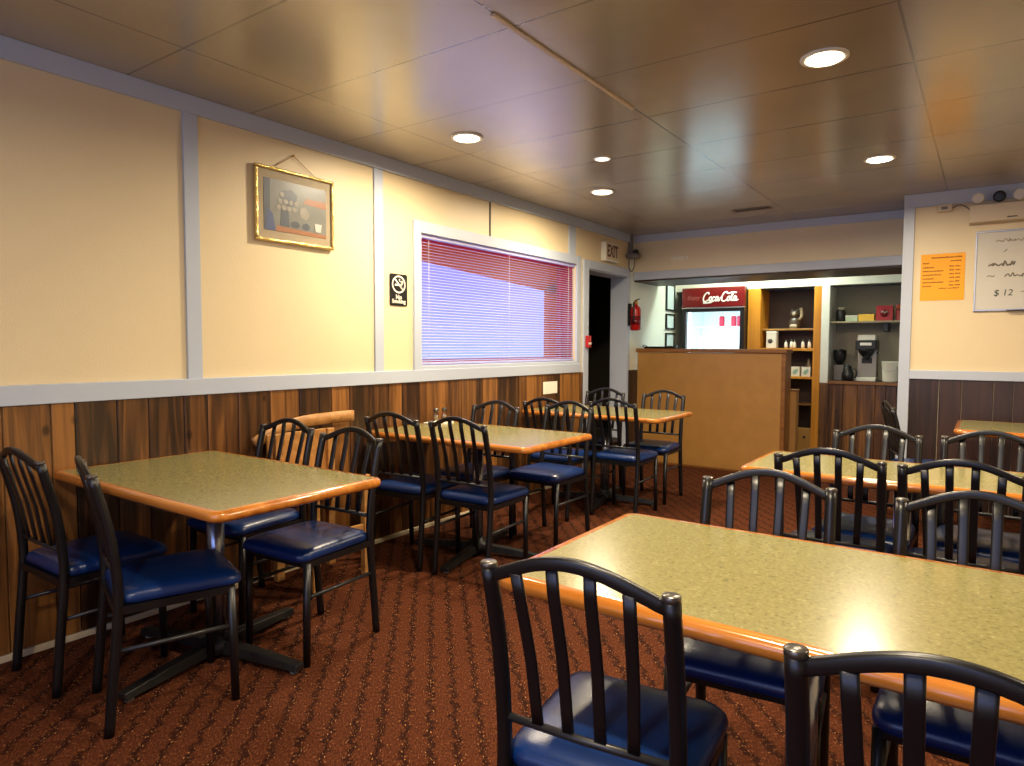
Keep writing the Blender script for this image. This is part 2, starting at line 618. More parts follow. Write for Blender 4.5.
def rrect(hx, hy, r, n=6, z=0.0, cx=0.0, cy=0.0):
    pts = []
    for k, (sx, sy) in enumerate(((1, 1), (-1, 1), (-1, -1), (1, -1))):
        for i in range(n + 1):
            a = PI / 2 * (k + i / n)
            pts.append((cx + sx * (hx - r) + r * math.cos(a), cy + sy * (hy - r) + r * math.sin(a), z))
    return pts


def smooth_path(pts, n=6):
    pts = [Vector(p) for p in pts]
    out = []
    for i in range(len(pts) - 1):
        p0, p1, p2, p3 = pts[max(i - 1, 0)], pts[i], pts[i + 1], pts[min(i + 2, len(pts) - 1)]
        for k in range(n):
            t = k / n
            out.append(0.5 * ((2 * p1) + (p2 - p0) * t + (2 * p0 - 5 * p1 + 4 * p2 - p3) * t * t + (3 * p1 - p0 - 3 * p2 + p3) * t ** 3))
    out.append(pts[-1])
    return out


def text_obj(name, s, size, mats, parent, x, z, y, align='CENTER', shear=0.0, extrude=0.0012, width=1.0, offset=0.0):
    """lettering standing on the local x,z plane and facing -y"""
    c = bpy.data.curves.new(name, 'FONT')
    c.body = s
    c.size = size
    c.align_x = align
    c.align_y = 'CENTER'
    c.shear = shear
    c.extrude = extrude
    c.offset = offset
    o = bpy.data.objects.new(name, c)
    COL.objects.link(o)
    dg = bpy.context.evaluated_depsgraph_get()
    me = bpy.data.meshes.new_from_object(o.evaluated_get(dg))
    bpy.data.objects.remove(o)
    for v in me.vertices:
        a, b, w = v.co
        v.co = (x + a * width, y - w, z + b)
    me.materials.clear()
    me.materials.append(mats)
    ob = bpy.data.objects.new(name, me)
    COL.objects.link(ob)
    ob.parent = parent
    return ob


def strokes(mb, lines, half, y, thick=0.0015):
    """flat pen strokes: lines of (x,z) points drawn as ribbons facing -y"""
    for L in lines:
        P = smooth_path([(a, y, b) for a, b in L], 5) if len(L) > 2 else [Vector((a, y, b)) for a, b in L]
        mb.tube(P, half, 6, flat=(thick, half), up=(0, -1, 0))


# ================================================================== the room
BACK = 6.218      # dining room back wall
SOF = 6.83        # face of the soffit over the bar
BAR = 8.05        # face of the bar's back wall
DY0, DY1 = 5.78, 6.68   # doorway in the left wall
WY0, WY1, WZ0, WZ1 = 3.42, 5.55, 1.137, 2.046

struct(MB().box(-0.2, 5.72, -1.82, 8.9, -0.1, 0).build('floor', M['carpet']))
struct(MB().box(-0.2, 5.72, -1.82, 8.9, H, H + 0.1).build('ceiling', M['ceiling']))

b = MB()
T = 0.20
b.box(-T, 0, -1.7, WY0, 0, H).box(-T, 0, WY0, WY1, 0, WZ0).box(-T, 0, WY0, WY1, WZ1, H).box(-T, 0, WY1, DY0, 0, H)
b.box(-T, 0, DY0, DY1, 2.03, H)
b.mi = 1
b.box(-T, 0, DY1, 8.75, 0, H)
struct(b.build('wall_left', [M['cream'], M['white_wall']]))
struct(MB().box(2.63, 5.6, BACK, BACK + 0.12, 0, H).build('wall_back', M['cream']))
struct(MB().box(2.63, 2.75, BACK + 0.12, 8.75, 0, H).build('wall_return', M['white_wall']))
b = MB().box(0, 2.66, SOF, 7.50, 2.0, H)
struct(b.build('wall_soffit', M['cream_dim']))
struct(MB().box(5.6, 5.72, -1.7, 6.34, 0, H).build('wall_right', M['cream']))
b = MB()
b.box(-T, 1.1, -1.82, -1.7, 0, H).box(4.1, 5.72, -1.82, -1.7, 0, H).box(1.1, 4.1, -1.82, -1.7, 0, 0.85).box(1.1, 4.1, -1.82, -1.7, 2.15, H)
struct(b.build('wall_front', M['cream']))
# bar back wall: header across, alcoves behind
b = MB()
b.box(0.0, 2.66, BAR, BAR + 0.1, 1.955, H)
b.mi = 1
b.box(-T, 2.78, 8.75, 8.85, 0, H)
struct(b.build('wall_bar', [M['trim_white'], M['white_wall']]))
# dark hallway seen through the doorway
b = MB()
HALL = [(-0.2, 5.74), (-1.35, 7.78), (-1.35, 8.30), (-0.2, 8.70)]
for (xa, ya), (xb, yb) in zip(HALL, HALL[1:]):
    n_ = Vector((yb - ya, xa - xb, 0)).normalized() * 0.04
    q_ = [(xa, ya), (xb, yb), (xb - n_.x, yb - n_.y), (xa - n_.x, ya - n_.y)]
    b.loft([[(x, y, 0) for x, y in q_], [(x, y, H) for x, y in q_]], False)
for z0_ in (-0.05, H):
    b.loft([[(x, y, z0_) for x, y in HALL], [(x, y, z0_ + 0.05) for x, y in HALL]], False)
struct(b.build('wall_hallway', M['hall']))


def boards(name, y0, y1, z0, z1, x, sx, m, widths, along='Y', seed=1):
    rr_ = random.Random(seed)
    mb = MB()
    y = y0
    while y < y1 - 1e-4:
        w = min(rr_.choice(widths), y1 - y)
        if y1 - y - w < 0.05:
            w = y1 - y
        mb.t = rr_.random()
        d = rr_.uniform(0.014, 0.018)
        g = 0.0025
        if along == 'Y':
            mb.box(*sorted((x, x + sx * d)), y + g, y + w - g, z0, z1)
        else:
            mb.box(y + g, y + w - g, *sorted((x, x + sx * d)), z0, z1)
        y += w
    mb.t = 0.5
    return struct(mb.build(name, m, bevel=0.002, seg=1))


boards('trim_1', -1.7, 5.70, 0.03, 1.030, 0, 1, M['plank'], (0.09, 0.12, 0.14, 0.17, 0.19), seed=5)
boards('trim_2', DY1 + 0.02, 8.0, 0.0, 1.02, 0, 1, M['dark_plank'], (0.1, 0.14), seed=2)
boards('trim_3', 2.69, 5.6, 0.0, 1.03, BACK, -1, M['dark_plank'], (0.12, 0.15, 0.18, 0.2), 'X', seed=9)
struct(MB().box(0, 0.022, -1.7, 5.62, 0, 0.028).build('baseboard_left', M['ivory_pl'], bevel=0.004))

# painted trim on the left wall
b = MB()
b.box(0, 0.02, -1.7, SOF, 2.392, H)                                   # crown board
b.box(0, 0.026, -1.7, 5.62, 1.030, 1.112)                             # chair rail
struct(b.build('trim_4', M['trim'], bevel=0.003))
b = MB()
for y0 in (-0.68, 0.545, 1.766, 2.996):
    b.box(0, 0.014, y0, y0 + 0.075, 1.112, 2.392)
b.box(0, 0.014, 5.41, 5.53, 2.125, 2.392)
struct(b.build('trim_5', M['trim'], bevel=0.002))
struct(MB().box(0, 0.003, 4.205, 4.225, 2.125, 2.392).build('trim_6', M['groove']))
# right section: corner post, crown, chair rail
b = MB()
b.box(2.625, 2.690, BACK - 0.022, BACK, 0, 2.38)
b.box(2.612, 2.63, BACK - 0.022, 8.0, 0, H)
struct(b.build('trim_7', M['trim'], bevel=0.003))
b = MB()
b.box(2.625, 5.6, BACK - 0.02, BACK, 2.375, H)
b.box(2.690, 5.6, BACK - 0.028, BACK, 1.030, 1.100)
struct(b.build('trim_8', M['trim'], bevel=0.003))
# soffit trim, then a painted shade for its underside
b = MB()
b.box(0.02, 2.612, SOF - 0.018, SOF, 2.405, H)
b.box(0.0, 2.612, SOF - 0.02, SOF, 2.0, 2.085)
struct(b.build('trim_9', M['trim'], bevel=0.003))
struct(MB().box(0.0, 2.612, SOF, 7.5, 1.985, 1.999).build('soffit_shade', M['dark_plain']))  # dark sheet that paints in the shade of the soffit's underside
# aluminium runner on the ceiling
struct(MB().box(1.680, 1.700, 2.0, 3.18, H - 0.008, H).build('trim_11', M['ivory_pl'], bevel=0.002))
# white upright beside the pine shelves, and the sill board of the coffee alcove
struct(MB().box(1.682, 1.765, BAR - 0.012, BAR + 0.55, 0.885, 1.955).build('trim_12', M['trim_white'], bevel=0.004))
b = MB()
b.mi = 0
b.box(1.765, 2.612, 8.42, 8.46, 0.90, 1.955)
struct(b.build('trim_13', M['grey_wall']))
boards('trim_14', 1.682, 2.612, 0.0, 0.885, BAR + 0.0, -1, M['plank'], (0.1, 0.14, 0.17), 'X', seed=21)

# window in the left wall
win = struct(bpy.data.objects.new('window_1', None))
COL.objects.link(win)
win.location = (0, (WY0 + WY1) / 2, WZ0)
hw = (WY1 - WY0) / 2
zt = WZ1 - WZ0
b = MB()
b.box(0, 0.02, -hw - 0.07, -hw, -0.03, zt + 0.08).box(0, 0.02, hw, hw + 0.075, -0.03, zt + 0.08)
b.box(0, 0.02, -hw, hw, zt, zt + 0.08).box(0, 0.02, -hw, hw, -0.03, 0.0)
b.build('casing', M['trim'], win, bevel=0.003)
b = MB()
b.box(-0.19, -0.14, -hw, -hw + 0.03, 0, zt).box(-0.19, -0.14, hw - 0.03, hw, 0, zt)
b.box(-0.19, -0.14, -hw + 0.03, hw - 0.03, zt - 0.02, zt).box(-0.19, -0.14, -hw + 0.03, hw - 0.03, 0, 0.04)
b.build('window_frame', M['frame_red'], win, bevel=0.003)
b = MB()
b.box(-0.14, -0.036, hw - 0.008, hw, 0.004, zt - 0.008).box(-0.14, -0.036, -hw, -hw + 0.008, 0.004, zt - 0.008).box(-0.14, -0.036, -hw, hw, zt - 0.008, zt)
b.build('reveal_lining', M['frame_red'], win)
MB().box(-0.168, -0.162, -hw + 0.03, hw - 0.03, 0.04, zt - 0.02).build('glass', M['glass'], win)
MB().box(-0.14, 0.0, -hw, hw, -0.012, 0.004).build('sill', M['trim'], win)

bl = thing('venetian_blind', 'wide lowered venetian blind with pale slats in the left wall window', 'blind', (-0.020, (WY0 + WY1) / 2, WZ0))
b = MB()
ns = 41
for i in range(ns):
    z = 0.035 + i * (zt - 0.09) / (ns - 1)
    a = R(16)
    dx_, dz_ = 0.0125 * math.cos(a), 0.0125 * math.sin(a)
    L = hw - 0.012
    sg = []
    for t in (-1, -0.5, 0, 0.5, 1):
        crown = 0.0016 * (1 - t * t)
        sg.append((t * dx_ - crown * math.sin(a) * -1, z - t * dz_ + crown))
    vs = [(x, -L, zz) for x, zz in sg] + [(x, L, zz) for x, zz in sg]
    b._add(vs, [(k, k + 1, 5 + k + 1, 5 + k) for k in range(4)], True)
b.build('slats', M['slat'], bl)
MB().box(-0.018, 0.018, -hw + 0.008, hw - 0.008, zt - 0.026, zt - 0.002).build('head_rail', M['slat'], bl, bevel=0.003)
MB().box(-0.013, 0.013, -hw + 0.012, hw - 0.012, 0.008, 0.024).build('bottom_rail', M['slat'], bl, bevel=0.003)
for yy in (-hw + 0.1, 0.0, hw - 0.12):
    MB().tube([(0.014, yy, 0.02), (0.014, yy, zt - 0.03)], 0.0016, 6).build('ladder_cord', M['white_pl'], bl)

aw = thing('awning', 'red awning outside the blinds of the left wall window', 'awning', (-0.42, (WY0 + WY1) / 2, WZ0))
b = MB()
b._add([(0, -1.5, 0.86), (0, 1.75, 0.66), (0, 1.75, 1.5), (0, -1.5, 1.5), (-0.03, -1.5, 0.86), (-0.03, 1.75, 0.66), (-0.03, 1.75, 1.5), (-0.03, -1.5, 1.5)],
       [(0, 1, 2, 3), (7, 6, 5, 4), (0, 4, 5, 1), (1, 5, 6, 2), (2, 6, 7, 3), (3, 7, 4, 0)])
b.build('valance', M['awning'], aw)
MB().box(-0.03, 0.0, 1.22, 1.9, -0.4, 0.75).build('post', M['awning'], aw)

# street window behind the viewpoint
w2 = struct(bpy.data.objects.new('window_2', None))
COL.objects.link(w2)
w2.location = (2.6, -1.7, 0.85)
b = MB()
b.box(-1.58, -1.5, 0, 0.02, -0.08, 1.38).box(1.5, 1.58, 0, 0.02, -0.08, 1.38).box(-1.5, 1.5, 0, 0.02, 1.3, 1.38).box(-1.5, 1.5, 0, 0.02, -0.08, 0)
b.box(-0.02, 0.02, -0.08, -0.03, 0, 1.3)
b.build('window_frame', M['trim_white'], w2, bevel=0.003)
MB().box(-1.5, 1.5, -0.068, -0.062, 0, 1.3).build('glass', M['glass'], w2)

# doorway
d1 = struct(bpy.data.objects.new('door_1', None))
COL.objects.link(d1)
d1.location = (0, DY0, 0)
dw = DY1 - DY0
b = MB()
b.box(0, 0.02, -0.10, 0, 0, 2.11).box(0, 0.006, dw, dw + 0.05, 0, 2.11).box(0, 0.02, 0, dw, 2.03, 2.11)
b.build('casing', M['trim'], d1, bevel=0.003)
MB().box(-T, 0.0, dw - 0.012, dw, 0, 2.03).box(-T, 0.0, 0, dw - 0.012, 2.018, 2.03).build('jamb', M['trim'], d1)


# ================================================================== dining chairs
def make_chair(label):
    root = thing('dining_chair', label, 'chair', group='black metal chairs around the dining tables')
    w = 0.178
    post = [(0, -0.205, 0), (0, -0.188, 0.2), (0, -0.170, 0.40), (0, -0.170, 0.52), (0, -0.190, 0.68), (0, -0.232, 0.855)]

    def post_y(z):
        for (a, y0, z0), (c, y1, z1) in zip(post, post[1:]):
            if z <= z1:
                return y0 + (y1 - y0) * (z - z0) / (z1 - z0)
        return post[-1][1]
    for s in (-1, 1):
        p = MB().tube(smooth_path([(s * w, y, z) for _, y, z in post], 4), 0.0162, 12).build('back_post', M['black_metal'], root)
        MB().lathe([(0.0160, 0.853), (0.0168, 0.854), (0.0168, 0.862), (0.0150, 0.864), (0.001, 0.8645)], (s * w, -0.2325, 0), 12).build('post_cap', M['cap_metal'], p)
    # arched top rail
    arch = []
    for i in range(17):
        t = -1 + 2 * i / 16
        z = 0.835 + 0.056 * (math.cos(t * PI / 2) ** 1.15 if abs(t) < 1 else 0)
        arch.append((t * w, -0.228 - 0.014 * (1 - t * t) - (z - 0.835) * 0.2, z))
    MB().tube(arch, 0.011, 10, flat=(0.0125, 0.009), up=(0, 0, 1)).build('top_rail', M['black_metal'], root)
    MB().tube([(-w, post_y(0.53), 0.53), (0, post_y(0.53) - 0.006, 0.53), (w, post_y(0.53), 0.53)], 0.0085, 10).build('lower_rail', M['rail_metal'], root)
    for xt, xb in ((-0.110, -0.098), (-0.037, -0.033), (0.037, 0.033), (0.110, 0.098)):
        t = xt / w
        zt_ = 0.826 + 0.056 * math.cos(t * PI / 2) ** 1.15
        pts = []
        for i in range(8):
            f = i / 7
            z = 0.53 + (zt_ - 0.53) * f
            pts.append((xb + (xt - xb) * f, post_y(min(z, 0.855)) - 0.004 - 0.012 * f, z))
        MB().tube(pts, 0.01, 10, flat=(0.0125, 0.0045), up=(1, 0, 0)).build('slat', M['black_metal'], root)
    for s in (-1, 1):
        MB().tube([(s * w, 0.19, 0), (s * w, 0.187, 0.2), (s * w, 0.180, 0.415)], [0.0145, 0.0152, 0.0160], 12).build('front_leg', M['black_metal'], root)
        MB().tube([(s * w, -0.182, 0.275), (s * w, 0.186, 0.275)], 0.008, 10).build('stretcher', M['rail_metal'], root)
    # seat frame (hollow rectangle of steel)
    o_ = rrect(0.190, 0.190, 0.03, z=0.398, cy=0.008)
    i_ = rrect(0.165, 0.165, 0.02, z=0.398, cy=0.008)
    o2 = [(x, y, 0.424) for x, y, z in o_]
    i2 = [(x, y, 0.424) for x, y, z in i_]
    MB().loft([i_, o_, o2, i2, i_], False, False, False).build('seat_frame', M['black_metal'], root)
    # padded seat
    loops = []
    for ins, z in ((0.012, 0.424), (0.002, 0.430), (0.0, 0.442), (0.003, 0.455), (0.012, 0.465), (0.03, 0.4715), (0.07, 0.476), (0.12, 0.478), (0.17, 0.4785)):
        L = []
        for x, y, _ in rrect(0.198 - ins, 0.200 - ins, max(0.055 - ins * 0.25, 0.012), z=z):
            k = 0.93 + 0.07 * (y + 0.2) / 0.4         # a little narrower at the back
            L.append((x * k, y + 0.026, z - 0.004 * max(0, (y - 0.12) / 0.08)))
        loops.append(L)
    MB().loft(loops).build('seat', M['vinyl'], root)
    return root


PI_ = PI
CH = [
    # x, y, rotation in degrees, label
    (0.793, 1.229, -17.5, 'black metal chair turned edge-on at the near side of the leftmost wall table, aisle end'),
    (0.301, 1.189, 0.8, 'leftmost black metal chair, cut by the photo edge, at leftmost wall table'),
    (0.837, 1.843, 183.3, 'black metal chair with bright blue seat at far side of leftmost wall table, aisle end'),
    (0.293, 1.903, 184.5, 'black metal chair in front of the pale wooden high chair, at leftmost wall table'),
    (0.407, 2.945, 6.5, 'black metal chair at near side of middle wall table, wall end, back toward viewer'),
    (0.880, 2.985, 2.4, 'black metal chair at near side of middle wall table, aisle end, full back visible'),
    (0.450, 3.470, 182.2, 'black metal chair at far side of middle wall table, wall end, under the window'),
    (0.840, 3.770, 178.0, 'black metal chair at far side of middle wall table, aisle end, seat facing viewer'),
    (0.545, 4.400, 0.4, 'black metal chair in front of the white paper, near side of farthest wall table'),
    (0.945, 4.690, 1.5, 'black metal chair at near side of farthest wall table, aisle end, before the doorway'),
    (0.915, 5.290, 182.0, 'black metal chair at far side of farthest wall table, right against the plywood counter'),
    (0.370, 5.250, 182.0, 'black metal chair at far side of farthest wall table, in front of the doorway jamb'),
    (2.579, 1.265, 6.0, 'largest black metal chair in the foreground, left one before the nearest table'),
    (3.165, 1.205, 2.0, 'black metal chair at bottom right corner of the photo, before the nearest table'),
    (2.685, 1.885, 186.5, 'black metal chair with blue sheen behind the nearest table, left one'),
    (3.200, 1.880, 181.0, 'black metal chair behind the nearest table, right one at the photo edge'),
    (2.710, 2.967, 2.4, 'black metal chair at near side of the second right table, left one'),
    (3.147, 2.958, -1.5, 'black metal chair at near side of the second right table, right one'),
    (2.765, 3.440, 178.9, 'black metal chair at far side of second right table, left one under coffee alcove'),
    (3.215, 3.490, 178.0, 'black metal chair at far side of the second right table, right one before dark panelling'),
    (2.85, 5.50, -74.0, 'black metal chair seen side-on by the white corner post, at the farthest right table'),
]
chair0 = None
for x, y, a, lab in CH:
    if chair0 is None:
        chair0 = make_chair(lab)
        chair0.location = (x, y, 0)
        chair0.rotation_euler = (0, 0, R(a))
    else:
        copy_tree(chair0, (x, y, 0), R(a), lab)


# ================================================================== tables
def make_table(label, hx, hy):
    root = thing('dining_table', label, 'table', group='speckled laminate dining tables')
    zt_ = 0.75
    e = 0.03
    lam = rrect(hx - e, hy - e, 0.018, 8)
    MB().loft([[(x, y, zt_ - 0.03) for x, y, _ in lam], [(x, y, zt_) for x, y, _ in lam]], False).build('tabletop', M['laminate'], root)
    prof = [(0.0, 0.0)] + [(e - 0.019 + 0.019 * math.sin(PI * k / 8), -0.019 + 0.019 * math.cos(PI * k / 8)) for k in range(9)] + [(0.0, -0.038)]
    loops = []
    for d, dz in prof:
        loops.append([(x, y, zt_ + dz + 0.0006) for x, y, _ in rrect(hx - e + d, hy - e + d, 0.018 + d, 8)])
    loops.append(loops[0])
    MB().loft(loops, True, False, False).build('edge_band', M['oak_edge'], root)
    MB().box(-0.16, 0.16, -0.16, 0.16, 0.690, 0.712).build('mounting_plate', M['iron'], root, bevel=0.004)
    MB().lathe([(0.034, 0.06), (0.034, 0.69)], (0, 0, 0), 24).build('column', M['chrome'], root)
    MB().lathe([(0.07, 0.02), (0.07, 0.055), (0.055, 0.075), (0.04, 0.085), (0.036, 0.10)], (0, 0, 0), 24).build('hub', M['iron'], root)
    for k in range(4):
        a = R(12) + k * PI / 2
        L = 0.43
        c, s = math.cos(a), math.sin(a)
        loops = []
        for d, hwid, z0, z1 in ((0.03, 0.032, 0.022, 0.066), (0.2, 0.030, 0.020, 0.058), (0.36, 0.028, 0.016, 0.046), (L, 0.026, 0.014, 0.040)):
            loops.append([(c * d - s * q, s * d + c * q, z) for q, z in ((-hwid, z0), (hwid, z0), (hwid * 0.75, z1), (-hwid * 0.75, z1))])
        f = MB().loft(loops, False).build('foot', M['iron'], root, bevel=0.003)
        MB().lathe([(0.017, 0.0), (0.017, 0.018)], (c * (L - 0.03), s * (L - 0.03), 0), 12).build('glide', M['glide'], f)
    return root


tab = make_table('laminate table with oak edge, leftmost one against the plank wall', 0.612, 0.367)
tab.location = (0.635, 1.52, 0)
for (x, y, lab) in (
    (0.66, 3.225, 'laminate table with oak edge against the plank wall under the blinds, shakers on it'),
    (0.65, 4.94, 'laminate table with oak edge farthest along the plank wall, before the plywood counter'),
    (2.880, 1.593, 'nearest and largest laminate table with oak edge, in the right foreground'),
    (3.64, 5.56, 'farthest laminate table on the right, standing by the dark panelling'),
):
    copy_tree(tab, (x, y, 0), 0, lab)

narrow = make_table('second laminate table on the right, behind the nearest one, chairs all round', 0.612, 0.29)
narrow.location = (2.92, 3.285, 0)

# ================================================================== high chair by the wall
hc = thing('high_chair', 'pale wooden high chair between two wall tables, half hidden by black chairs', 'high chair', (0.245, 2.455, 0), PI / 2 * -1)
# local: faces +y (into the room after the turn)
for xl in (-0.10, 0.25):
    for sy in (-1, 1):
        MB().box(xl - 0.024, xl + 0.024, sy * 0.15 - 0.018, sy * 0.15 + 0.018, 0, 0.56 if sy > 0 else 0.80).build('leg', M['tan_wood'], hc, bevel=0.004)
rail = [(0.36, -0.195, 0.755), (0.24, -0.19, 0.81), (0.08, -0.185, 0.845), (-0.12, -0.185, 0.853), (-0.31, -0.185, 0.853)]
MB().tube(smooth_path(rail, 5), 0.01, 8, flat=(0.034, 0.011), up=(0, 0, 1)).build('top_rail', M['tan_wood'], hc)
MB().box(-0.08, 0.31, -0.166, -0.152, 0.56, 0.80).build('back_panel', M['tan_wood'], hc, bevel=0.003)
MB().box(-0.13, 0.28, -0.13, 0.175, 0.50, 0.522).build('seat', M['tan_wood'], hc, bevel=0.003)
MB().box(-0.08, 0.23, 0.14, 0.16, 0.25, 0.29).build('footrest', M['tan_wood'], hc, bevel=0.003)

# ================================================================== things on the middle wall table
sh = thing('shaker', 'clear glass shaker with bright cap on the middle wall table, left of two', 'shaker', (0.085, 3.49, 0.7506), group='shakers on the middle wall table')
MB().lathe([(0.022, 0), (0.023, 0.01), (0.019, 0.055), (0.017, 0.07)], (0, 0, 0), 14).build('body', M['clear_glass'], sh)
MB().lathe([(0.0185, 0.07), (0.0185, 0.084), (0.012, 0.094), (0.002, 0.097)], (0, 0, 0), 14).build('lid', M['cap_metal'], sh)
MB().lathe([(0.017, 0.004), (0.015, 0.045)], (0, 0, 0), 12).build('contents', M['pale_glaze'], sh)
copy_tree(sh, (0.10, 3.56, 0.7506), 0.3, 'clear glass shaker with bright cap on the middle wall table, right of two')
b = MB()
for k in range(3):
    b.T = Matrix.Rotation(0.04 * k, 4, 'Z')
    b.box(-0.06, 0.06, -0.09, 0.09, 0.004 * k, 0.004 * k + 0.0035)
b.T = None
tag(b.build('napkin_stack', M['paper'], None, (0.17, 3.42, 0.7506)), 'small stack of white napkins on the middle wall table beside the shakers', 'napkins')

# ================================================================== bar counter
ct = thing('bar_counter', 'honey plywood bar counter with raised front under the soffit', 'counter', (0, 6.914, 0))
MB().box(0.016, 1.545, 0, 0.02, 0.02, 1.215).build('front_panel', M['ply'], ct)
MB().box(1.545, 1.585, -0.006, 0.22, 0.0, 1.215).build('end_panel', M['ply_dark'], ct, bevel=0.004)
MB().box(0.003, 1.595, -0.02, 0.24, 1.216, 1.256).build('countertop', M['ply_dark'], ct, bevel=0.006)
MB().box(0.016, 1.544, -0.008, 0.0, 0.0, 0.02).build('kick_strip', M['ply_dark'], ct)
lc = thing('low_cabinet', 'low honey wood cabinet end beside the bar counter, lower than it', 'cabinet', (1.60, 7.22, 0))
MB().box(-0.035, 0.035, -0.06, 0.06, 0, 0.83).build('body', M['ply'], lc, bevel=0.004)
MB().box(-0.038, 0.04, -0.065, 0.065, 0.83, 0.85).build('top', M['ply_dark'], lc, bevel=0.003)
tr = thing('serving_tray', 'black flat tray lying on the bar counter by the left wall', 'tray', (0.22, 7.05, 1.2565))
MB().loft([rrect(0.15, 0.10, 0.04, z=0.0), rrect(0.17, 0.12, 0.05, z=0.014), rrect(0.18, 0.13, 0.055, z=0.022), rrect(0.172, 0.122, 0.05, z=0.020), rrect(0.148, 0.098, 0.04, z=0.005)]).build('tray_body', M['black_pl'], tr)
for sx in (-1, 1):
    MB().tube(smooth_path([(sx * 0.17, -0.05, 0.018), (sx * 0.19, -0.03, 0.034), (sx * 0.19, 0.03, 0.034), (sx * 0.17, 0.05, 0.018)], 4), 0.005, 8).build('handle', M['black_pl'], tr)

# ================================================================== drinks fridge
fr = thing('drinks_fridge', 'glass door drinks fridge with red sign behind the bar counter', 'fridge', (0.50, 7.98, 0))
b = MB()
b.box(-0.375, -0.335, 0.0, 0.60, 0.08, 1.98).box(0.335, 0.375, 0.0, 0.60, 0.08, 1.98).box(-0.335, 0.335, 0.56, 0.60, 0.08, 1.98)
b.box(-0.335, 0.335, 0.0, 0.56, 1.74, 1.98).box(-0.335, 0.335, 0.0, 0.56, 0.08, 0.30)
for sx in (-1, 1):
    for yy in (0.06, 0.54):
        b.lathe([(0.02, 0), (0.02, 0.08)], (sx * 0.33, yy, 0), 10)
b.build('cabinet', M['black_pl'], fr, bevel=0.004)
b = MB()
b.box(-0.335, -0.330, 0.04, 0.555, 0.30, 1.74).box(0.330, 0.335, 0.04, 0.555, 0.30, 1.74).box(-0.33, 0.33, 0.55, 0.56, 0.30, 1.74)
b.box(-0.33, 0.33, 0.04, 0.55, 1.735, 1.74).box(-0.33, 0.33, 0.04, 0.55, 0.30, 0.305)
b.build('liner', M['cool_white'], fr)
for zz in (0.62, 0.92, 1.20, 1.52):
    b = MB()
    for k in range(15):
        xk = -0.32 + 0.64 * k / 14
        b.tube([(xk, 0.10, zz), (xk, 0.54, zz)], 0.003, 6)
    b.tube([(-0.325, 0.10, zz), (0.325, 0.10, zz)], 0.005, 6)
    b.build('wire_shelf', M['white_pl'], fr)
for sx in (-1, 1):
    MB().box(sx * 0.315 - 0.012, sx * 0.315 + 0.012, 0.045, 0.065, 0.34, 1.70).build('light_strip', M['led'], fr)
d = bpy.data.lights.new('fridge_lamp', 'AREA')
d.shape = 'RECTANGLE'
d.size, d.size_y, d.energy, d.color = 0.5, 1.2, 7.0, (0.86, 0.97, 1.0)
lo = bpy.data.objects.new('fridge_lamp', d)
COL.objects.link(lo)
lo.parent = fr
lo.location = (0, 0.05, 1.05)
lo.rotation_euler = (R(90), 0, 0)
b = MB()
b.box(-0.375, -0.325, -0.045, -0.005, 0.26, 1.735).box(0.325, 0.375, -0.045, -0.005, 0.26, 1.735)
b.box(-0.325, 0.325, -0.045, -0.005, 1.695, 1.735).box(-0.325, 0.325, -0.045, -0.005, 0.26, 0.31)
dr = b.build('door', M['black_pl'], fr, bevel=0.004)
MB().box(-0.325, 0.325, -0.028, -0.022, 0.31, 1.695).build('door_glass', M['glass'], dr)
MB().box(0.332, 0.350, -0.075, -0.045, 0.85, 1.30).build('door_handle', M['black_pl'], dr, bevel=0.004)
sg = MB().loft([[(x, -0.05, z) for x, z in ((-0.378, 1.745), (0.378, 1.745), (0.378, 1.985), (-0.378, 1.985))],
                [(x, -0.005, z) for x, z in ((-0.378, 1.745), (0.378, 1.745), (0.378, 1.985), (-0.378, 1.985))]], False).build('sign_panel', M['sign_red'], fr, bevel=0.01)
MB().box(-0.378, 0.378, -0.053, -0.01, 1.738, 1.748).build('sign_rail', M['alu'], fr)
# flowing script lettering drawn as pen strokes (Coca-Cola), unit height about 1
lo_c = [
    [(0.62, 0.80), (0.50, 1.02), (0.22, 0.92), (0.02, 0.50), (0.06, 0.10), (0.34, 0.0), (0.62, 0.22)],           # C
    [(0.86, 0.52), (0.72, 0.40), (0.70, 0.12), (0.84, 0.02), (0.98, 0.22), (0.98, 0.46), (0.86, 0.52), (1.04, 0.44)],  # o
    [(1.34, 0.44), (1.24, 0.54), (1.10, 0.36), (1.10, 0.10), (1.22, 0.0), (1.40, 0.16)],                           # c
    [(1.72, 0.46), (1.58, 0.54), (1.46, 0.30), (1.48, 0.06), (1.60, 0.04), (1.74, 0.30), (1.78, 0.50), (1.74, 0.10), (1.84, 0.02), (1.98, 0.20)],  # a
    [(1.94, 0.34), (2.14, 0.38)],                                                                                # -
    [(2.80, 0.84), (2.66, 1.04), (2.38, 0.94), (2.18, 0.52), (2.22, 0.10), (2.48, -0.02), (2.74, 0.16)],            # C
    [(2.62, 1.00), (2.90, 0.86), (3.30, 0.98), (3.80, 0.92)],                                                      # swash of the second C
    [(3.00, 0.52), (2.86, 0.40), (2.84, 0.12), (2.98, 0.02), (3.12, 0.22), (3.12, 0.46), (3.00, 0.52), (3.18, 0.42)],  # o
    [(3.18, 0.30), (3.40, 0.70), (3.46, 0.96), (3.36, 0.92), (3.28, 0.40), (3.32, 0.04), (3.46, 0.10)],              # l
    [(3.80, 0.46), (3.66, 0.54), (3.54, 0.30), (3.56, 0.06), (3.68, 0.04), (3.82, 0.30), (3.86, 0.50), (3.82, 0.10), (3.92, 0.02), (4.10, 0.18)],  # a
    [(0.30, 0.04), (0.10, -0.16), (0.70, -0.16), (1.10, -0.06)],                                                   # tail under the first C
]
b = MB()
sc_ = 0.102
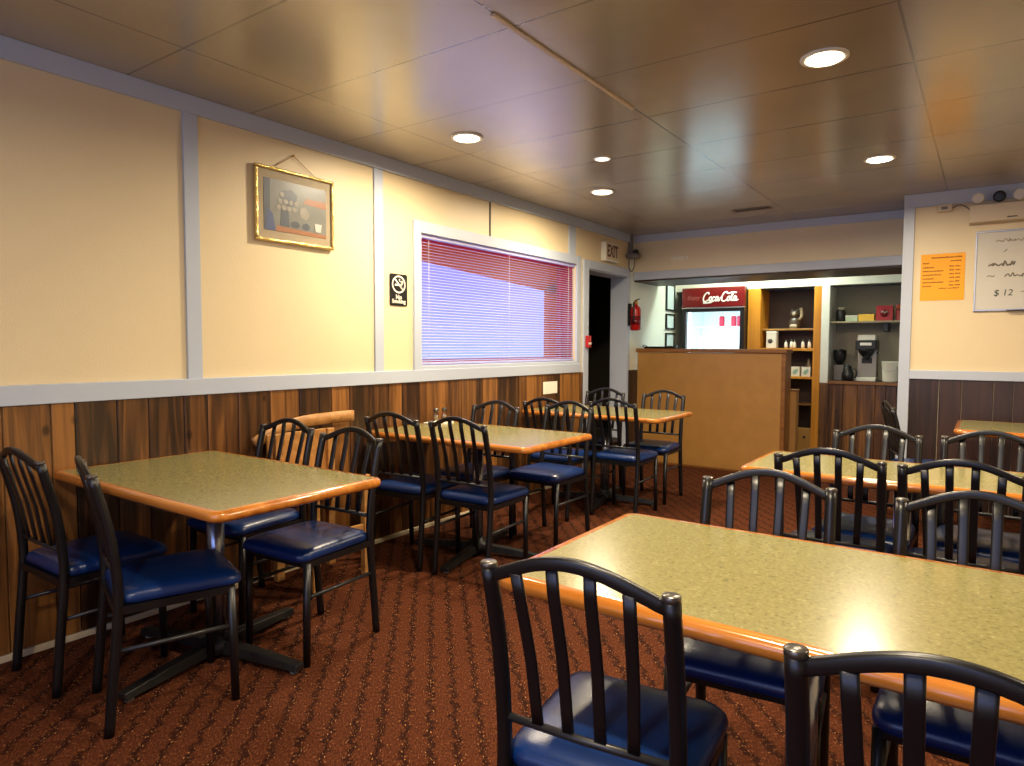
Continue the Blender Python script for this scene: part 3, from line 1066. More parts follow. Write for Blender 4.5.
strokes(b, [[(-0.115 + x * sc_ + 0.12 * z * sc_, 1.815 + z * sc_) for x, z in L] for L in lo_c], 0.0085, -0.0515)
b.build('script_lettering', M['sign_white'], sg)
text_obj('small_lettering', 'Enjoy', 0.07, M['sign_faint'], sg, -0.235, 1.865, -0.0512, shear=0.35)

cn = thing('drink_can', 'red drink can on the top shelf inside the fridge, leftmost', 'can', (0.50 + 0.06, 8.11, 1.5235), group='cans on the top fridge shelf')
MB().lathe([(0.024, 0), (0.031, 0.008), (0.031, 0.105), (0.026, 0.118), (0.0255, 0.122)], (0, 0, 0), 16).build('can_body', M['can_red'], cn)
for k, (dx_, lab) in enumerate(((0.20, 'red drink can on the top shelf inside the fridge, middle one'), (0.27, 'red drink can on the top shelf inside the fridge, rightmost'))):
    copy_tree(cn, (0.50 + dx_, 8.12, 1.5235), 0.4 * k, lab)
bo = thing('drink_bottle', 'pale bottle on the second fridge shelf, left end', 'bottle', (0.29, 8.12, 1.2035), group='pale bottles inside the fridge')
MB().lathe([(0.028, 0), (0.031, 0.01), (0.031, 0.12), (0.014, 0.165), (0.013, 0.19)], (0, 0, 0), 14).build('bottle_body', M['bottle_pale'], bo)
MB().lathe([(0.0145, 0.19), (0.0145, 0.21)], (0, 0, 0), 12).build('cap', M['white_pl'], bo)
for (x, z, lab) in ((0.40, 1.2035, 'pale bottle on the second fridge shelf, second from left'), (0.52, 1.2035, 'pale bottle on the second fridge shelf, third from left'),
                    (0.64, 1.2035, 'pale bottle on the second fridge shelf, right end')):
    copy_tree(bo, (x, 8.13, z), 0.2, lab)

# ================================================================== pine shelf unit
su = thing('shelf_unit', 'orange pine shelf unit with dark maroon back beside the drinks fridge', 'shelves', (1.24, BAR, 0))
MB().box(-0.358, -0.215, 0, 0.03, 0, 1.95).build('left_stile', M['pine'], su, bevel=0.003)
MB().box(0.362, 0.44, 0, 0.40, 0, 1.95).build('right_stile', M['pine'], su, bevel=0.003)
MB().box(-0.235, -0.215, 0.03, 0.40, 0, 1.95).build('side_panel', M['pine'], su)
MB().box(-0.215, 0.362, 0.38, 0.40, 0, 1.95).build('back_panel', M['alcove_dark'], su)
MB().box(-0.215, 0.362, 0.10, 0.38, 1.470, 1.490).build('shelf', M['ply'], su, bevel=0.002)
MB().box(-0.215, 0.362, 0.0, 0.38, 1.235, 1.265).build('shelf', M['pine'], su, bevel=0.002)
MB().box(-0.215, 0.362, 0.02, 0.38, 0.920, 0.945).build('shelf', M['pine'], su, bevel=0.002)
MB().box(-0.215, 0.362, 0.05, 0.38, 0.62, 0.64).build('shelf', M['ply_dark'], su, bevel=0.002)
dd = MB().box(-0.215, 0.362, 0.0, 0.02, 0.06, 0.37).build('drawer_front', M['ply'], su, bevel=0.003)
MB().lathe([(0.006, 0.0), (0.006, -0.012), (0.014, -0.018), (0.012, -0.026), (0.002, -0.028)], (0.30, 0, 0.27), 12, 'Y').build('knob', M['iron'], dd)

# waving figurine
fg = thing('cat_figurine', 'dark glazed cat figurine with one paw raised on the top pine shelf', 'figurine', (1.36, BAR + 0.2, 1.4905))
b = MB()
b.lathe([(0.05, 0), (0.062, 0.02), (0.066, 0.06), (0.055, 0.10), (0.042, 0.125), (0.03, 0.135)], (0, 0, 0), 18)
b.lathe([(0.012, 0.12), (0.04, 0.13), (0.052, 0.16), (0.05, 0.19), (0.03, 0.212), (0.004, 0.218)], (0, -0.005, 0), 18)
b.build('body', M['bronze'], fg)
for sx in (-1, 1):
    MB().lathe([(0.018, 0.0), (0.010, 0.02), (0.001, 0.036)], (sx * 0.032, -0.005, 0.198), 10).build('ear', M['bronze'], fg)
MB().tube(smooth_path([(0.05, -0.02, 0.10), (0.078, -0.03, 0.14), (0.075, -0.03, 0.20), (0.068, -0.035, 0.235)], 4), [0.016] * 4 * 3 + [0.02], 10).build('raised_paw', M['pale_glaze'], fg)
MB().lathe([(0.02, 0.0), (0.022, -0.006), (0.014, -0.012)], (0.0, -0.05, 0.165), 12, 'Y').build('muzzle', M['pale_glaze'], fg)
MB().loft([rrect(0.04, 0.018, 0.012, z=0.0, cy=-0.06), rrect(0.042, 0.02, 0.012, z=0.03, cy=-0.06), rrect(0.03, 0.012, 0.01, z=0.05, cy=-0.055)]).build('tablet', M['pale_glaze'], fg)
# tin
tn = thing('canister', 'white printed canister on the middle pine shelf, left end', 'canister', (1.145, BAR + 0.08, 1.2655))
MB().loft([rrect(0.058, 0.05, 0.012, z=0), rrect(0.058, 0.05, 0.012, z=0.17)], False).build('body', M['porcelain'], tn, bevel=0.003)
MB().loft([rrect(0.060, 0.052, 0.012, z=0.171), rrect(0.060, 0.052, 0.012, z=0.19), rrect(0.045, 0.04, 0.012, z=0.195)], False).build('lid', M['porcelain'], tn)
MB().lathe([(0.028, 0.0), (0.026, -0.002)], (-0.01, -0.05, 0.08), 14, 'Y').build('printed_motif', M['ink_grey'], tn)
# shakers on the shelf
cs = thing('cruet', 'small white cruet on the middle pine shelf, first right of the canister', 'cruet', (1.30, BAR + 0.07, 1.2655), group='white cruets on the middle pine shelf')
MB().lathe([(0.017, 0), (0.02, 0.02), (0.016, 0.06), (0.010, 0.075)], (0, 0, 0), 12).build('body', M['porcelain'], cs)
MB().lathe([(0.012, 0.075), (0.012, 0.088), (0.003, 0.098)], (0, 0, 0), 12).build('top', M['cap_metal'], cs)
for x, y, lab in ((1.355, 0.09, 'small white cruet on the middle pine shelf, second right of the canister'), (1.395, 0.06, 'small white cruet on the middle pine shelf, third right of the canister'),
                  (1.485, 0.06, 'small white cruet on the middle pine shelf, fourth right of the canister'), (1.545, 0.10, 'small white cruet on the middle pine shelf, beside the right stile')):
    copy_tree(cs, (x, BAR + y, 1.2655), 0.1, lab)
cb = thing('carton', 'white carton with pale green print on the lower pine shelf, left of two', 'carton', (1.415, BAR + 0.09, 0.9455), group='white cartons on the lower pine shelf')
MB().box(-0.046, 0.046, -0.05, 0.05, 0, 0.11).build('box_body', M['porcelain'], cb, bevel=0.003)
b = MB()
b.prism([(-0.03, 0.03), (0.0, 0.02), (0.03, 0.06), (0.02, 0.09), (-0.02, 0.07)], -0.0515, -0.0501)
b.build('printed_motif', M['stain_green'], cb)
copy_tree(cb, (1.525, BAR + 0.09, 0.9455), 0.05, 'white carton with pale green print on the lower pine shelf, right of two')
sb = thing('sauce_bottle', 'small glass bottle standing on the lower pine shelf behind the cartons', 'bottle', (1.52, BAR + 0.22, 0.9455))
MB().lathe([(0.026, 0), (0.028, 0.02), (0.027, 0.13), (0.012, 0.17), (0.011, 0.20)], (0, 0, 0), 14).build('bottle_body', M['pale_glaze'], sb)
MB().lathe([(0.013, 0.20), (0.013, 0.225)], (0, 0, 0), 12).build('cap', M['iron'], sb)

# ================================================================== coffee alcove
tp = thing('alcove_counter', 'dark wood sill counter of the coffee alcove', 'counter', (2.19, BAR, 0.888))
MB().box(-0.42, 0.42, -0.05, 0.37, 0.0, 0.025).build('top_board', M['dark_plain'], tp, bevel=0.003)
MB().box(-0.42, 0.42, -0.056, -0.05, -0.01, 0.025).build('edge_strip', M['ply_dark'], tp, bevel=0.002)
sf = thing('wall_shelf', 'grey wall shelf across the coffee alcove holding cartons and a jar', 'shelf', (2.19, BAR, 1.540))
MB().box(-0.42, 0.42, 0.02, 0.369, 0.0, 0.02).build('board', M['shelf_grey'], sf, bevel=0.003)
MB().box(0.08, 0.13, 0.10, 0.36, -0.09, 0.0).build('bracket', M['black_pl'], sf, bevel=0.004)
SZ = 1.5605
j = thing('jar', 'dark glass jar with pale lid at the left end of the alcove shelf', 'jar', (1.855, BAR + 0.12, SZ))
MB().lathe([(0.045, 0), (0.05, 0.015), (0.05, 0.10), (0.04, 0.125)], (0, 0, 0), 18).build('body', M['black_pl'], j)
MB().lathe([(0.042, 0.125), (0.042, 0.15), (0.03, 0.156)], (0, 0, 0), 18).build('lid', M['shelf_grey'], j)
q = thing('carton', 'flat pale green carton beside the dark jar on the alcove shelf', 'carton', (1.972, BAR + 0.11, SZ))
MB().box(-0.06, 0.06, -0.05, 0.05, 0, 0.05).build('box_body', M['green_card'], q, bevel=0.003)
MB().box(-0.062, 0.062, -0.052, 0.052, 0.05, 0.062).build('lid', M['porcelain'], q, bevel=0.002)
q = thing('carton', 'yellow carton in the middle of the alcove shelf', 'carton', (2.115, BAR + 0.11, SZ))
MB().box(-0.075, 0.075, -0.05, 0.05, 0, 0.062).build('box_body', M['yellow_card'], q, bevel=0.003)
MB().box(-0.076, 0.076, -0.051, 0.051, 0.062, 0.074).build('lid', M['yellow_card'], q, bevel=0.002)
q = thing('carton', 'large red carton on the alcove shelf, right of the yellow one', 'carton', (2.285, BAR + 0.11, SZ))
MB().box(-0.078, 0.078, -0.05, 0.05, 0, 0.16).build('box_body', M['red_card'], q, bevel=0.003)
MB().lathe([(0.042, 0.0), (0.042, -0.002)], (0.0, -0.05, 0.08), 18, 'Y').build('round_emblem', M['dark_red'], q)
b = MB()
strokes(b, [[(-0.03, 0.085), (-0.01, 0.10), (0.0, 0.075), (0.02, 0.10), (0.032, 0.085)]], 0.004, -0.0525)
b.build('emblem_strokes', M['pale_glaze'], q)
q = thing('gift_bag', 'red bag with gold bow against the right end of the alcove shelf', 'bag', (2.44, BAR + 0.12, SZ))
MB().loft([rrect(0.05, 0.035, 0.01, z=0), rrect(0.055, 0.03, 0.01, z=0.12), rrect(0.05, 0.012, 0.01, z=0.17)], False).build('bag_body', M['red_card'], q)
MB().tube(smooth_path([(-0.03, -0.03, 0.12), (-0.02, -0.045, 0.15), (0, -0.04, 0.12), (0.02, -0.045, 0.15), (0.03, -0.03, 0.12)], 4), 0.006, 8).build('bow', M['brass'], q)

CZ = 0.9135
cm = thing('coffee_machine', 'grey steel coffee machine with black top panel on the alcove counter', 'coffee machine', (2.12, BAR + 0.14, CZ))
MB().box(-0.10, 0.10, -0.08, 0.16, 0, 0.04).build('base', M['white_pl'], cm, bevel=0.005)
MB().box(-0.095, 0.095, 0.03, 0.16, 0.04, 0.34).build('column', M['steel'], cm, bevel=0.006)
hd = MB().box(-0.10, 0.10, -0.09, 0.16, 0.34, 0.44).build('head', M['black_pl'], cm, bevel=0.008)
MB().box(-0.055, 0.055, -0.0935, -0.0905, 0.385, 0.415).build('label_plate', M['white_pl'], hd)
MB().box(-0.085, 0.085, -0.06, 0.14, 0.44, 0.50).build('water_lid', M['white_pl'], cm, bevel=0.006)
MB().lathe([(0.02, 0.24), (0.07, 0.30), (0.078, 0.335), (0.078, 0.34)], (0, -0.025, 0), 20).build('brew_basket', M['black_pl'], cm)
MB().box(-0.05, 0.05, 0.024, 0.03, 0.19, 0.25).build('control_plate', M['iron'], cm)
MB().tube([(0.095, 0.0, 0.30), (0.13, -0.02, 0.32)], 0.008, 8).build('tap', M['chrome'], cm)
pt = thing('coffee_pot', 'black coffee pot on the alcove counter, left of the coffee machine', 'coffee pot', (1.957, BAR + 0.02, CZ))
MB().lathe([(0.05, 0), (0.062, 0.03), (0.06, 0.08), (0.04, 0.13), (0.038, 0.15)], (0, 0, 0), 18).build('body', M['black_pl'], pt)
MB().tube(smooth_path([(0.045, -0.02, 0.13), (0.085, -0.03, 0.12), (0.085, -0.03, 0.05), (0.058, -0.02, 0.04)], 4), 0.008, 8).build('handle', M['black_pl'], pt)
MB().lathe([(0.04, 0.15), (0.03, 0.165), (0.008, 0.17), (0.008, 0.18)], (0, 0, 0), 16).build('lid', M['iron'], pt)
gr = thing('coffee_grinder', 'dark coffee grinder with wide hopper at the left end of the alcove counter', 'grinder', (1.85, BAR + 0.17, CZ))
MB().box(-0.05, 0.05, -0.06, 0.06, 0, 0.17).build('body', M['grey_pl'], gr, bevel=0.008)
MB().lathe([(0.03, 0.17), (0.06, 0.23), (0.068, 0.30), (0.066, 0.32)], (0.0, 0, 0), 18).build('hopper', M['black_pl'], gr)
MB().lathe([(0.069, 0.32), (0.069, 0.33), (0.02, 0.345)], (0, 0, 0), 18).build('lid', M['black_pl'], gr)
bk = thing('bucket', 'pale plastic bucket on the alcove counter, right of the coffee machine', 'bucket', (2.35, BAR + 0.12, CZ))
MB().lathe([(0.068, 0), (0.07, 0.01), (0.082, 0.20), (0.086, 0.205), (0.086, 0.215), (0.076, 0.215), (0.066, 0.02)], (0, 0, 0), 22).build('pail', M['white_pl'], bk)
MB().tube(smooth_path([(-0.084, 0, 0.19), (-0.06, -0.075, 0.13), (0, -0.095, 0.11), (0.06, -0.075, 0.13), (0.084, 0, 0.19)], 4), 0.002, 6).build('bail_handle', M['alu'], bk)


# ================================================================== on the left wall
# framed painting
pc = thing('framed_picture', 'gilt framed still life hanging from a cord on the cream wall', 'picture', (0.004, 2.403, 1.835), PI / 2)
pw, ph = 0.26, 0.40
b = MB()
fwid = 0.017
for (x0, x1, z0, z1) in ((-pw, pw, 0, fwid), (-pw, pw, ph - fwid, ph), (-pw, -pw + fwid, fwid, ph - fwid), (pw - fwid, pw, fwid, ph - fwid)):
    b.box(x0, x1, -0.026, 0.0, z0, z1)
b.build('frame', M['gold'], pc, bevel=0.006)
MB().box(-pw + fwid, pw - fwid, -0.012, -0.004, fwid, ph - fwid).build('mat_board', M['matboard'], pc)
b = MB()
ax0, ax1, az0, az1 = -pw + 0.055, pw - 0.052, 0.062, ph - 0.062
b.box(ax0, ax1, -0.0135, -0.0121, az0, az1)
b.mi = 1
b.prism([(ax0, az0), (ax0 + 0.035, az0), (ax0 + 0.04, az1), (ax0, az1)], -0.0142, -0.0136)
b.mi = 2
b.prism([(ax0 + 0.01, az0), (ax0 + 0.07, az0), (ax0 + 0.055, az0 + 0.09), (ax0 + 0.02, az0 + 0.12)], -0.0148, -0.0143)
b.mi = 3
b.prism([(ax0 + 0.07, az0), (ax1, az0), (ax1, az0 + 0.018), (ax0 + 0.08, az0 + 0.03)], -0.0146, -0.0141)
b.prism([(ax1 - 0.16, az1 - 0.10), (ax1, az1 - 0.11), (ax1, az1 - 0.07), (ax1 - 0.14, az1 - 0.07)], -0.0146, -0.0141)
b.mi = 1


def blob(cx, cz, rx, rz, n=14, seed=0):
    q_ = random.Random(seed)
    return [(cx + rx * math.cos(2 * PI * k / n) * q_.uniform(0.8, 1.1), cz + rz * math.sin(2 * PI * k / n) * q_.uniform(0.8, 1.1)) for k in range(n)]


b.prism(blob(ax0 + 0.16, az0 + 0.19, 0.06, 0.05, seed=1), -0.0144, -0.0139)
b.prism([(ax0 + 0.10, az0 + 0.035), (ax0 + 0.16, az0 + 0.03), (ax0 + 0.155, az0 + 0.13), (ax0 + 0.11, az0 + 0.13)], -0.0152, -0.0147)
b.prism(blob(ax0 + 0.20, az0 + 0.05, 0.032, 0.02, seed=3), -0.0152, -0.0147)
b.prism(blob(ax0 + 0.27, az0 + 0.048, 0.030, 0.02, seed=4), -0.0152, -0.0147)
b.mi = 4
for k in range(9):
    b.prism(blob(ax0 + 0.09 + 0.035 * (k % 4) + 0.012 * (k // 4), az0 + 0.13 + 0.036 * (k // 4), 0.016, 0.014, 9, seed=10 + k), -0.0160, -0.0153)
b.prism(blob(ax0 + 0.26, az0 + 0.12, 0.035, 0.035, seed=30), -0.0150, -0.0145)
b.mi = 5
b.prism([(ax1 - 0.075, az0 + 0.03), (ax1 - 0.040, az0 + 0.03), (ax1 - 0.032, az0 + 0.075), (ax1 - 0.083, az0 + 0.075)], -0.0160, -0.0153)
b.build('painting', [M['painting_ground'], M['painting_dark'], M['painting_blue'], M['painting_rust'], M['painting_pale'], M['porcelain']], pc)
MB().box(-pw + fwid, pw - fwid, -0.0205, -0.0185, fwid, ph - fwid).build('picture_glass', M['glass'], pc)
MB().tube([(-0.15, -0.006, ph - 0.004), (-0.01, -0.010, ph + 0.09), (0.15, -0.006, ph - 0.004)], 0.0022, 6).build('hanging_cord', M['cord'], pc)
MB().lathe([(0.004, 0.0), (0.004, -0.016), (0.007, -0.018), (0.002, -0.02)], (-0.01, 0.003, ph + 0.09), 10, 'Y').build('nail', M['brass'], pc)

# no smoking sign
sgn = thing('no_smoking_sign', 'small black no smoking sign on the wall left of the window', 'sign', (0.002, 3.213, 1.54), PI / 2)
MB().prism([(x, z + 0.104) for x, z, _ in rrect(0.08, 0.104, 0.014)], -0.004, 0.0).build('plate', M['black_pl'], sgn)
b = MB()
cz = 0.140
ring_o = [(0.062 * math.cos(2 * PI * k / 32), cz + 0.058 * math.sin(2 * PI * k / 32)) for k in range(32)]
ring_i = [(0.052 * math.cos(2 * PI * k / 32), cz + 0.048 * math.sin(2 * PI * k / 32)) for k in range(32)]
vs = [(x, -0.0055, z) for x, z in ring_o] + [(x, -0.0055, z) for x, z in ring_i]
b._add(vs, [(k, (k + 1) % 32, 32 + (k + 1) % 32, 32 + k) for k in range(32)])
strokes(b, [[(-0.038, cz + 0.036), (0.038, cz - 0.036)]], 0.006, -0.0055, 0.0008)
b.box(-0.036, 0.018, -0.0058, -0.0045, cz - 0.010, cz + 0.003)
b.box(0.022, 0.030, -0.0058, -0.0045, cz - 0.010, cz + 0.003)
strokes(b, [[(0.024, cz + 0.006), (0.03, cz + 0.016), (0.012, cz + 0.02), (0.004, cz + 0.03), (0.012, cz + 0.036)], [(0.034, cz + 0.002), (0.038, cz + 0.018), (0.026, cz + 0.026)]], 0.0028, -0.0055, 0.0008)
b.build('pictogram', M['paper'], sgn)
text_obj('lettering', 'No', 0.042, M['paper'], sgn, 0, 0.056, -0.0042, offset=0.001)
text_obj('lettering', 'Smoking', 0.036, M['paper'], sgn, 0, 0.028, -0.0042, offset=0.001)

# exit sign over the doorway
ex = thing('exit_sign', 'white box exit sign on the wall above the dark doorway', 'sign', (0.002, 6.19, 2.135), PI / 2)
hsg = MB().box(-0.145, 0.145, -0.055, 0, 0, 0.185).build('housing', M['white_pl'], ex, bevel=0.005)
MB().box(-0.132, 0.132, -0.0575, -0.0551, 0.014, 0.171).build('face', M['ivory_pl'], hsg)
text_obj('lettering', 'EXIT', 0.165, M['exit_letters'], ex, 0, 0.094, -0.0578, width=0.68, offset=0.004)

# red pull station
ps = thing('fire_alarm_pull', 'small red fire alarm pull on the casing left of the doorway', 'fire alarm', (0.021, 5.745, 1.265), PI / 2)
MB().box(-0.035, 0.035, -0.03, 0, 0, 0.115).build('body', M['red_paint'], ps, bevel=0.005)
MB().box(-0.025, 0.025, -0.038, -0.0305, 0.03, 0.05).build('pull_bar', M['white_pl'], ps, bevel=0.002)

# white paper notice
pn = tag(MB().box(-0.118, 0.118, -0.002, 0, 0, 0.108).build('paper_notice', M['paper'], None, (0.021, 5.08, 0.855)), 'small white paper notice on the planks under the window', 'notice')
pn.rotation_euler = (0, 0, PI / 2)

# corner security camera
sc = thing('security_camera', 'grey dome security camera with cable in the corner above the doorway', 'camera', (0.012, SOF - 0.13, 2.19), PI / 4)
MB().box(-0.03, 0.03, -0.02, 0.02, 0.07, 0.285).build('conduit', M['grey_pl'], sc, bevel=0.004)
MB().lathe([(0.02, 0.02), (0.075, 0.03), (0.085, 0.05), (0.075, 0.075), (0.03, 0.085)], (0.01, -0.06, 0), 20).build('dome', M['grey_pl'], sc)
MB().lathe([(0.03, 0.03), (0.032, 0.0), (0.026, -0.012), (0.004, -0.018)], (0.02, -0.12, 0.085), 16, 'Y').build('lens', M['black_pl'], sc)
MB().tube(smooth_path([(-0.02, -0.03, 0.04), (-0.025, -0.035, -0.06), (0.0, -0.04, -0.11), (0.03, -0.04, -0.06), (0.03, -0.05, 0.03)], 5), 0.006, 8).build('cable', M['grey_pl'], sc)

# plate on the soffit
q = thing('wall_plate', 'small white plate on the cream soffit above the bar', 'plate', (0.515, SOF, 2.188))
MB().box(-0.09, 0.09, -0.012, 0, 0, 0.032).build('plate_body', M['white_pl'], q, bevel=0.003)
MB().box(0.055, 0.075, -0.016, -0.0121, 0.008, 0.024).build('button', M['ivory_pl'], q, bevel=0.001)

# fire extinguisher
fe = thing('fire_extinguisher', 'red fire extinguisher on a bracket by the bar end of the left wall', 'extinguisher', (0.085, 6.70, 1.45), PI / 2)
cy = MB().lathe([(0.045, 0.0), (0.055, 0.01), (0.055, 0.22), (0.045, 0.25), (0.022, 0.268), (0.02, 0.28)], (0, 0, 0), 20).build('cylinder', M['red_paint'], fe)
MB().lathe([(0.0558, 0.06), (0.0558, 0.13)], (0, 0, 0), 20).build('label_band', M['dark_red'], cy)
MB().lathe([(0.0557, 0.135), (0.0557, 0.15)], (0, 0, 0), 20).build('strap', M['iron'], fe)
MB().lathe([(0.018, 0.28), (0.022, 0.285), (0.022, 0.31), (0.014, 0.32)], (0, 0, 0), 14).build('valve', M['brass'], fe)
MB().tube([(-0.02, 0, 0.315), (0.03, -0.01, 0.335), (0.075, -0.01, 0.34)], 0.007, 8).build('lever', M['black_pl'], fe)
MB().tube(smooth_path([(-0.02, 0, 0.30), (-0.07, -0.01, 0.28), (-0.075, -0.01, 0.18), (-0.07, -0.01, 0.08)], 5), 0.009, 8).build('hose', M['black_pl'], fe)
MB().box(-0.02, 0.02, 0.055, 0.084, 0.05, 0.29).build('bracket', M['iron'], fe)

# three framed certificates beyond the counter
for z0, z1, lab in ((1.715, 2.03, 'black framed certificate on the bar side wall, topmost and largest of three'),
                    (1.49, 1.675, 'black framed certificate on the bar side wall, middle of three'),
                    (1.27, 1.445, 'black framed certificate on the bar side wall, lowest of three')):
    q = thing('framed_certificate', lab, 'certificate', (0.003, 7.84, z0), PI / 2)
    h = z1 - z0
    b = MB()
    for (a0, a1, c0, c1) in ((-0.13, 0.13, 0, 0.016), (-0.13, 0.13, h - 0.016, h), (-0.13, -0.114, 0.016, h - 0.016), (0.114, 0.13, 0.016, h - 0.016)):
        b.box(a0, a1, -0.022, 0, c0, c1)
    b.build('frame', M['black_pl'], q, bevel=0.002)
    MB().box(-0.114, 0.114, -0.008, -0.002, 0.016, h - 0.016).build('certificate_sheet', M['paper_blue'], q)

# ================================================================== on the back wall, right side
FY = BACK - 0.001
op = thing('price_notice', 'bright orange paper notice with lines of print on the cream wall', 'notice', (2.885, FY, 1.645))
sheet = MB().box(-0.145, 0.145, -0.002, 0, 0, 0.36).build('sheet', M['orange_paper'], op)
b = MB()
rnd2 = random.Random(3)


def word(x0, x1, z, h):
    x = x0
    while x < x1 - 0.004:
        w = min(rnd2.uniform(0.006, 0.012), x1 - x)
        b.box(x, x + w, -0.0027, -0.0021, z, z + h * rnd2.uniform(0.7, 1.0))
        x += w + 0.0025


word(-0.075, 0.13, 0.325, 0.012)
word(-0.13, -0.09, 0.285, 0.013)
word(0.05, 0.12, 0.297, 0.009)
for k, L in enumerate((0.08, 0.135, 0.125, 0.075, 0.14, 0.06)):
    z = 0.252 - k * 0.029
    word(-0.13, -0.13 + L, z, 0.011)
    word(0.045, 0.075, z + 0.004, 0.011)
    word(0.085, 0.115, z + 0.004, 0.011)
word(-0.02, 0.03, 0.088, 0.010)
word(0.04, 0.11, 0.088, 0.010)
b.build('printed_lines', M['ink_brown'], sheet)

wb = thing('whiteboard', 'whiteboard menu with handwriting and a price on the cream wall', 'whiteboard', (3.415, FY, 1.565))
MB().box(-0.315, 0.315, -0.014, 0, 0, 0.575).build('board', M['whiteboard'], wb)
b = MB()
b.box(-0.325, 0.325, -0.02, 0, -0.012, 0.002).box(-0.325, 0.325, -0.02, 0, 0.573, 0.585).box(-0.325, -0.313, -0.02, 0, 0.002, 0.573).box(0.313, 0.325, -0.02, 0, 0.002, 0.573)
b.build('frame', M['alu'], wb, bevel=0.002)
MB().box(-0.12, 0.10, -0.045, -0.02, -0.014, -0.006).build('pen_tray', M['black_pl'], wb, bevel=0.002)
b = MB()


def scribble(x0, x1, z, h, seed):
    q_ = random.Random(seed)
    L = []
    x = x0
    k = 0
    while x < x1:
        L.append((x, z + (h if k % 2 else 0) * q_.uniform(0.15, 1.0) + q_.uniform(-0.1, 0.1) * h))
        x += q_.uniform(0.003, 0.022)
        k += 1
    return L


for spec in ((-0.20, -0.03, 0.50, 0.03, 1, 0.003, 'ink_smudge'), (-0.01, 0.26, 0.505, 0.035, 2, 0.003, 'ink_smudge'), (-0.15, -0.12, 0.42, 0.02, 5, 0.003, 'ink_smudge'),
             (0.0, 0.06, 0.45, 0.025, 6, 0.003, 'ink_smudge'), (-0.24, -0.07, 0.325, 0.04, 7, 0.0055, 'ink_mid'), (-0.02, 0.03, 0.33, 0.04, 8, 0.005, 'ink_smudge'),
             (0.08, 0.26, 0.33, 0.04, 9, 0.0055, 'ink_mid'), (-0.245, -0.19, 0.245, 0.02, 10, 0.004, 'ink_smudge'), (-0.14, 0.02, 0.24, 0.035, 11, 0.004, 'ink_mid'),
             (-0.04, 0.06, 0.125, 0.014, 12, 0.0025, 'ink_mid')):
    b = MB()
    strokes(b, [scribble(*spec[:5])], spec[5], -0.0148, 0.0006)
    b.build('handwriting', M[spec[6]], wb)
text_obj('price', '$ 12', 0.065, M['ink_green'], wb, -0.145, 0.12, -0.0145, shear=0.15, extrude=0.0006)

el = thing('emergency_light', 'beige emergency light box with lamp heads above the whiteboard', 'emergency light', (3.215, FY, 2.20))
MB().loft([[(x, y, z) for x, y, z in ((-0.17, 0, 0), (0.17, 0, 0), (0.17, -0.075, 0.012), (-0.17, -0.075, 0.012))],
           [(x, y, z) for x, y, z in ((-0.17, 0, 0.14), (0.17, 0, 0.14), (0.17, -0.085, 0.14), (-0.17, -0.085, 0.14))]], False).build('housing', M['ivory_pl'], el, bevel=0.006)
MB().box(0.06, 0.12, -0.082, -0.079, 0.03, 0.038).build('maker_strip', M['ink_grey'], el)
for x, m in ((-0.12, 'white_pl'), (0.01, 'black_pl'), (0.13, 'white_pl')):
    hd = MB().lathe([(0.012, 0.03), (0.034, 0.02), (0.040, -0.01), (0.040, -0.03), (0.030, -0.034), (0.004, -0.03)], (x, -0.045, 0.19), 18, 'Y').build('lamp_head', M[m], el)
    MB().tube([(x, -0.045, 0.138), (x, -0.045, 0.158)], 0.010, 10).build('swivel', M['ivory_pl'], hd)
ms = thing('motion_sensor', 'small beige sensor box on the wall left of the emergency light', 'sensor', (2.885, FY, 2.32))
MB().box(-0.05, 0.05, -0.05, 0, 0, 0.055).build('body', M['ivory_pl'], ms, bevel=0.006)
MB().tube(smooth_path([(0.05, -0.012, 0.025), (0.09, -0.010, 0.045), (0.13, -0.012, 0.03), (0.16, -0.012, -0.0)], 4), 0.004, 8).build('cable', M['grey_pl'], ms)
MB().box(-0.02, 0.02, -0.053, -0.0501, 0.015, 0.035).build('lens', M['grey_pl'], ms)

# ================================================================== ceiling
av = thing('air_vent', 'narrow dark air vent slot in the ceiling near the soffit', 'vent', (1.47, 6.05, H))
b = MB()
b.box(-0.16, 0.16, -0.05, -0.035, -0.008, 0).box(-0.16, 0.16, 0.035, 0.05, -0.008, 0).box(-0.16, -0.145, -0.035, 0.035, -0.008, 0).box(0.145, 0.16, -0.035, 0.035, -0.008, 0)
b.build('vent_frame', M['vent_frame'], av, bevel=0.002)
MB().box(-0.145, 0.145, -0.035, 0.035, -0.003, -0.0005).build('vent_core', M['dark_metal_vent'], av)

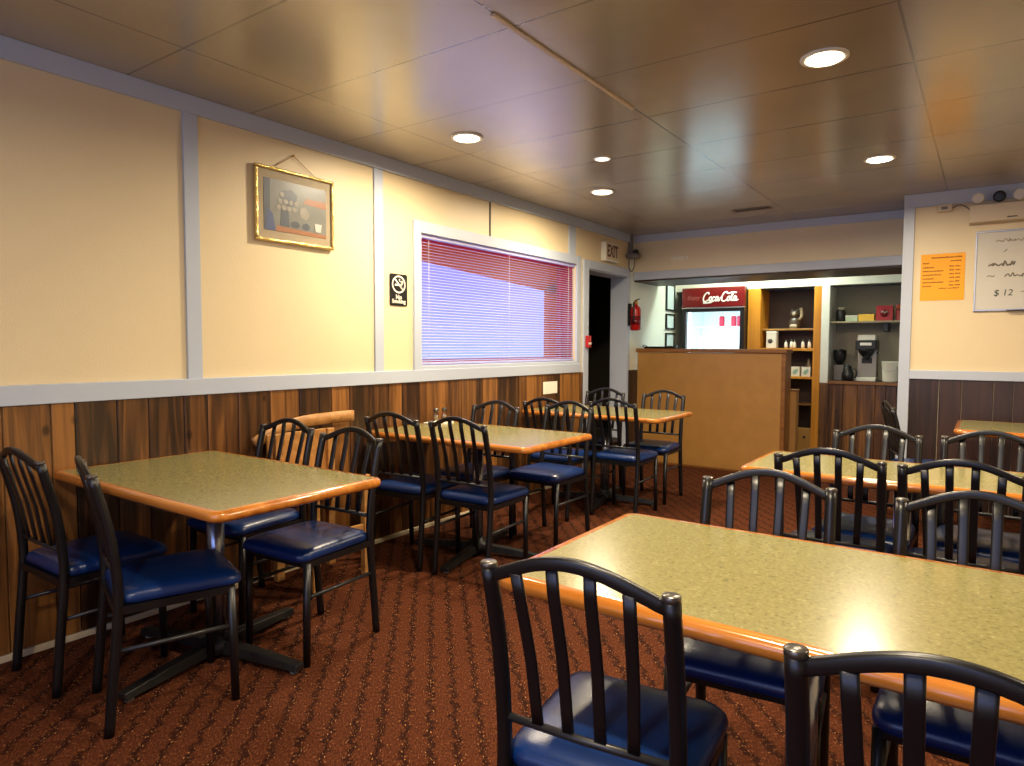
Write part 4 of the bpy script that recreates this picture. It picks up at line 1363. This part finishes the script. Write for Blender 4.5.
LIGHTS = [
    (0.70, 3.07, 'lit round ceiling light, left one nearer the window blind'),
    (0.71, 4.72, 'lit round ceiling light, left one near the exit sign'),
    (2.60, 3.08, 'lit round ceiling light, largest one on the right'),
    (2.59, 4.90, 'lit round ceiling light, smaller one on the right toward the whiteboard'),
    (2.60, 1.30, 'lit round ceiling light above the nearest table'),
    (4.50, 3.08, 'lit round ceiling light beyond the right photo edge'),
    (2.60, -0.60, 'added round ceiling light behind the viewpoint, lighting the near left wall'),  # unseen; row carried on behind the camera to light the near left wall
]
c0 = None
for x, y, lab in LIGHTS:
    if c0 is None:
        c0 = thing('ceiling_light', lab, 'ceiling light', (x, y, H), group='round recessed ceiling lights')
        rg = [(0.070, -0.0005), (0.095, -0.0005), (0.095, -0.006), (0.088, -0.010), (0.074, -0.009), (0.070, -0.004), (0.070, -0.0005)]
        MB().lathe(rg[:-1], (0, 0, 0), 28).build('trim_ring', M['white_pl'], c0)
        MB().lathe([(0.072, -0.0095), (0.068, -0.012), (0.04, -0.016), (0.001, -0.017)], (0, 0, 0), 28).build('lens', M['lamp'], c0)
        d = bpy.data.lights.new('downlight', 'AREA')
        d.shape = 'DISK'
        d.size = 0.14
        d.spread = R(172)
        d.energy = DOWNLIGHT_W
        d.color = WARM
        lo = bpy.data.objects.new('downlight', d)
        COL.objects.link(lo)
        lo.parent = c0
        lo.location = (0, 0, -0.02)
    else:
        copy_tree(c0, (x, y, H), 0, lab, 'round recessed ceiling lights')
q = thing('small_ceiling_light', 'tiny bright oval ceiling spot between the two left ceiling lights', 'ceiling light', (1.14, 3.90, H))
MB().lathe([(0.058, -0.0005), (0.058, -0.005), (0.046, -0.008)], (0, 0, 0), 24).build('trim_ring', M['white_pl'], q)
MB().lathe([(0.046, -0.0082), (0.03, -0.012), (0.001, -0.013)], (0, 0, 0), 24).build('lens', M['lamp_dim'], q)

# fluorescent fitting over the bar, behind the soffit
q = thing('fluorescent_fitting', 'white fluorescent ceiling fitting over the bar behind the soffit', 'ceiling light', (1.1, 7.74, H))
MB().box(-0.6, 0.6, -0.12, 0.12, -0.05, -0.001).build('housing', M['white_pl'], q, bevel=0.005)
MB().box(-0.58, 0.58, -0.10, 0.10, -0.062, -0.0505).build('diffuser', M['tube_light'], q)
lo = area('fluorescent_lamp', (0, 0, -0.075), (0, 0, 0), 1.1, 0.18, 26.0, (0.84, 1.0, 0.88))
lo.parent = q
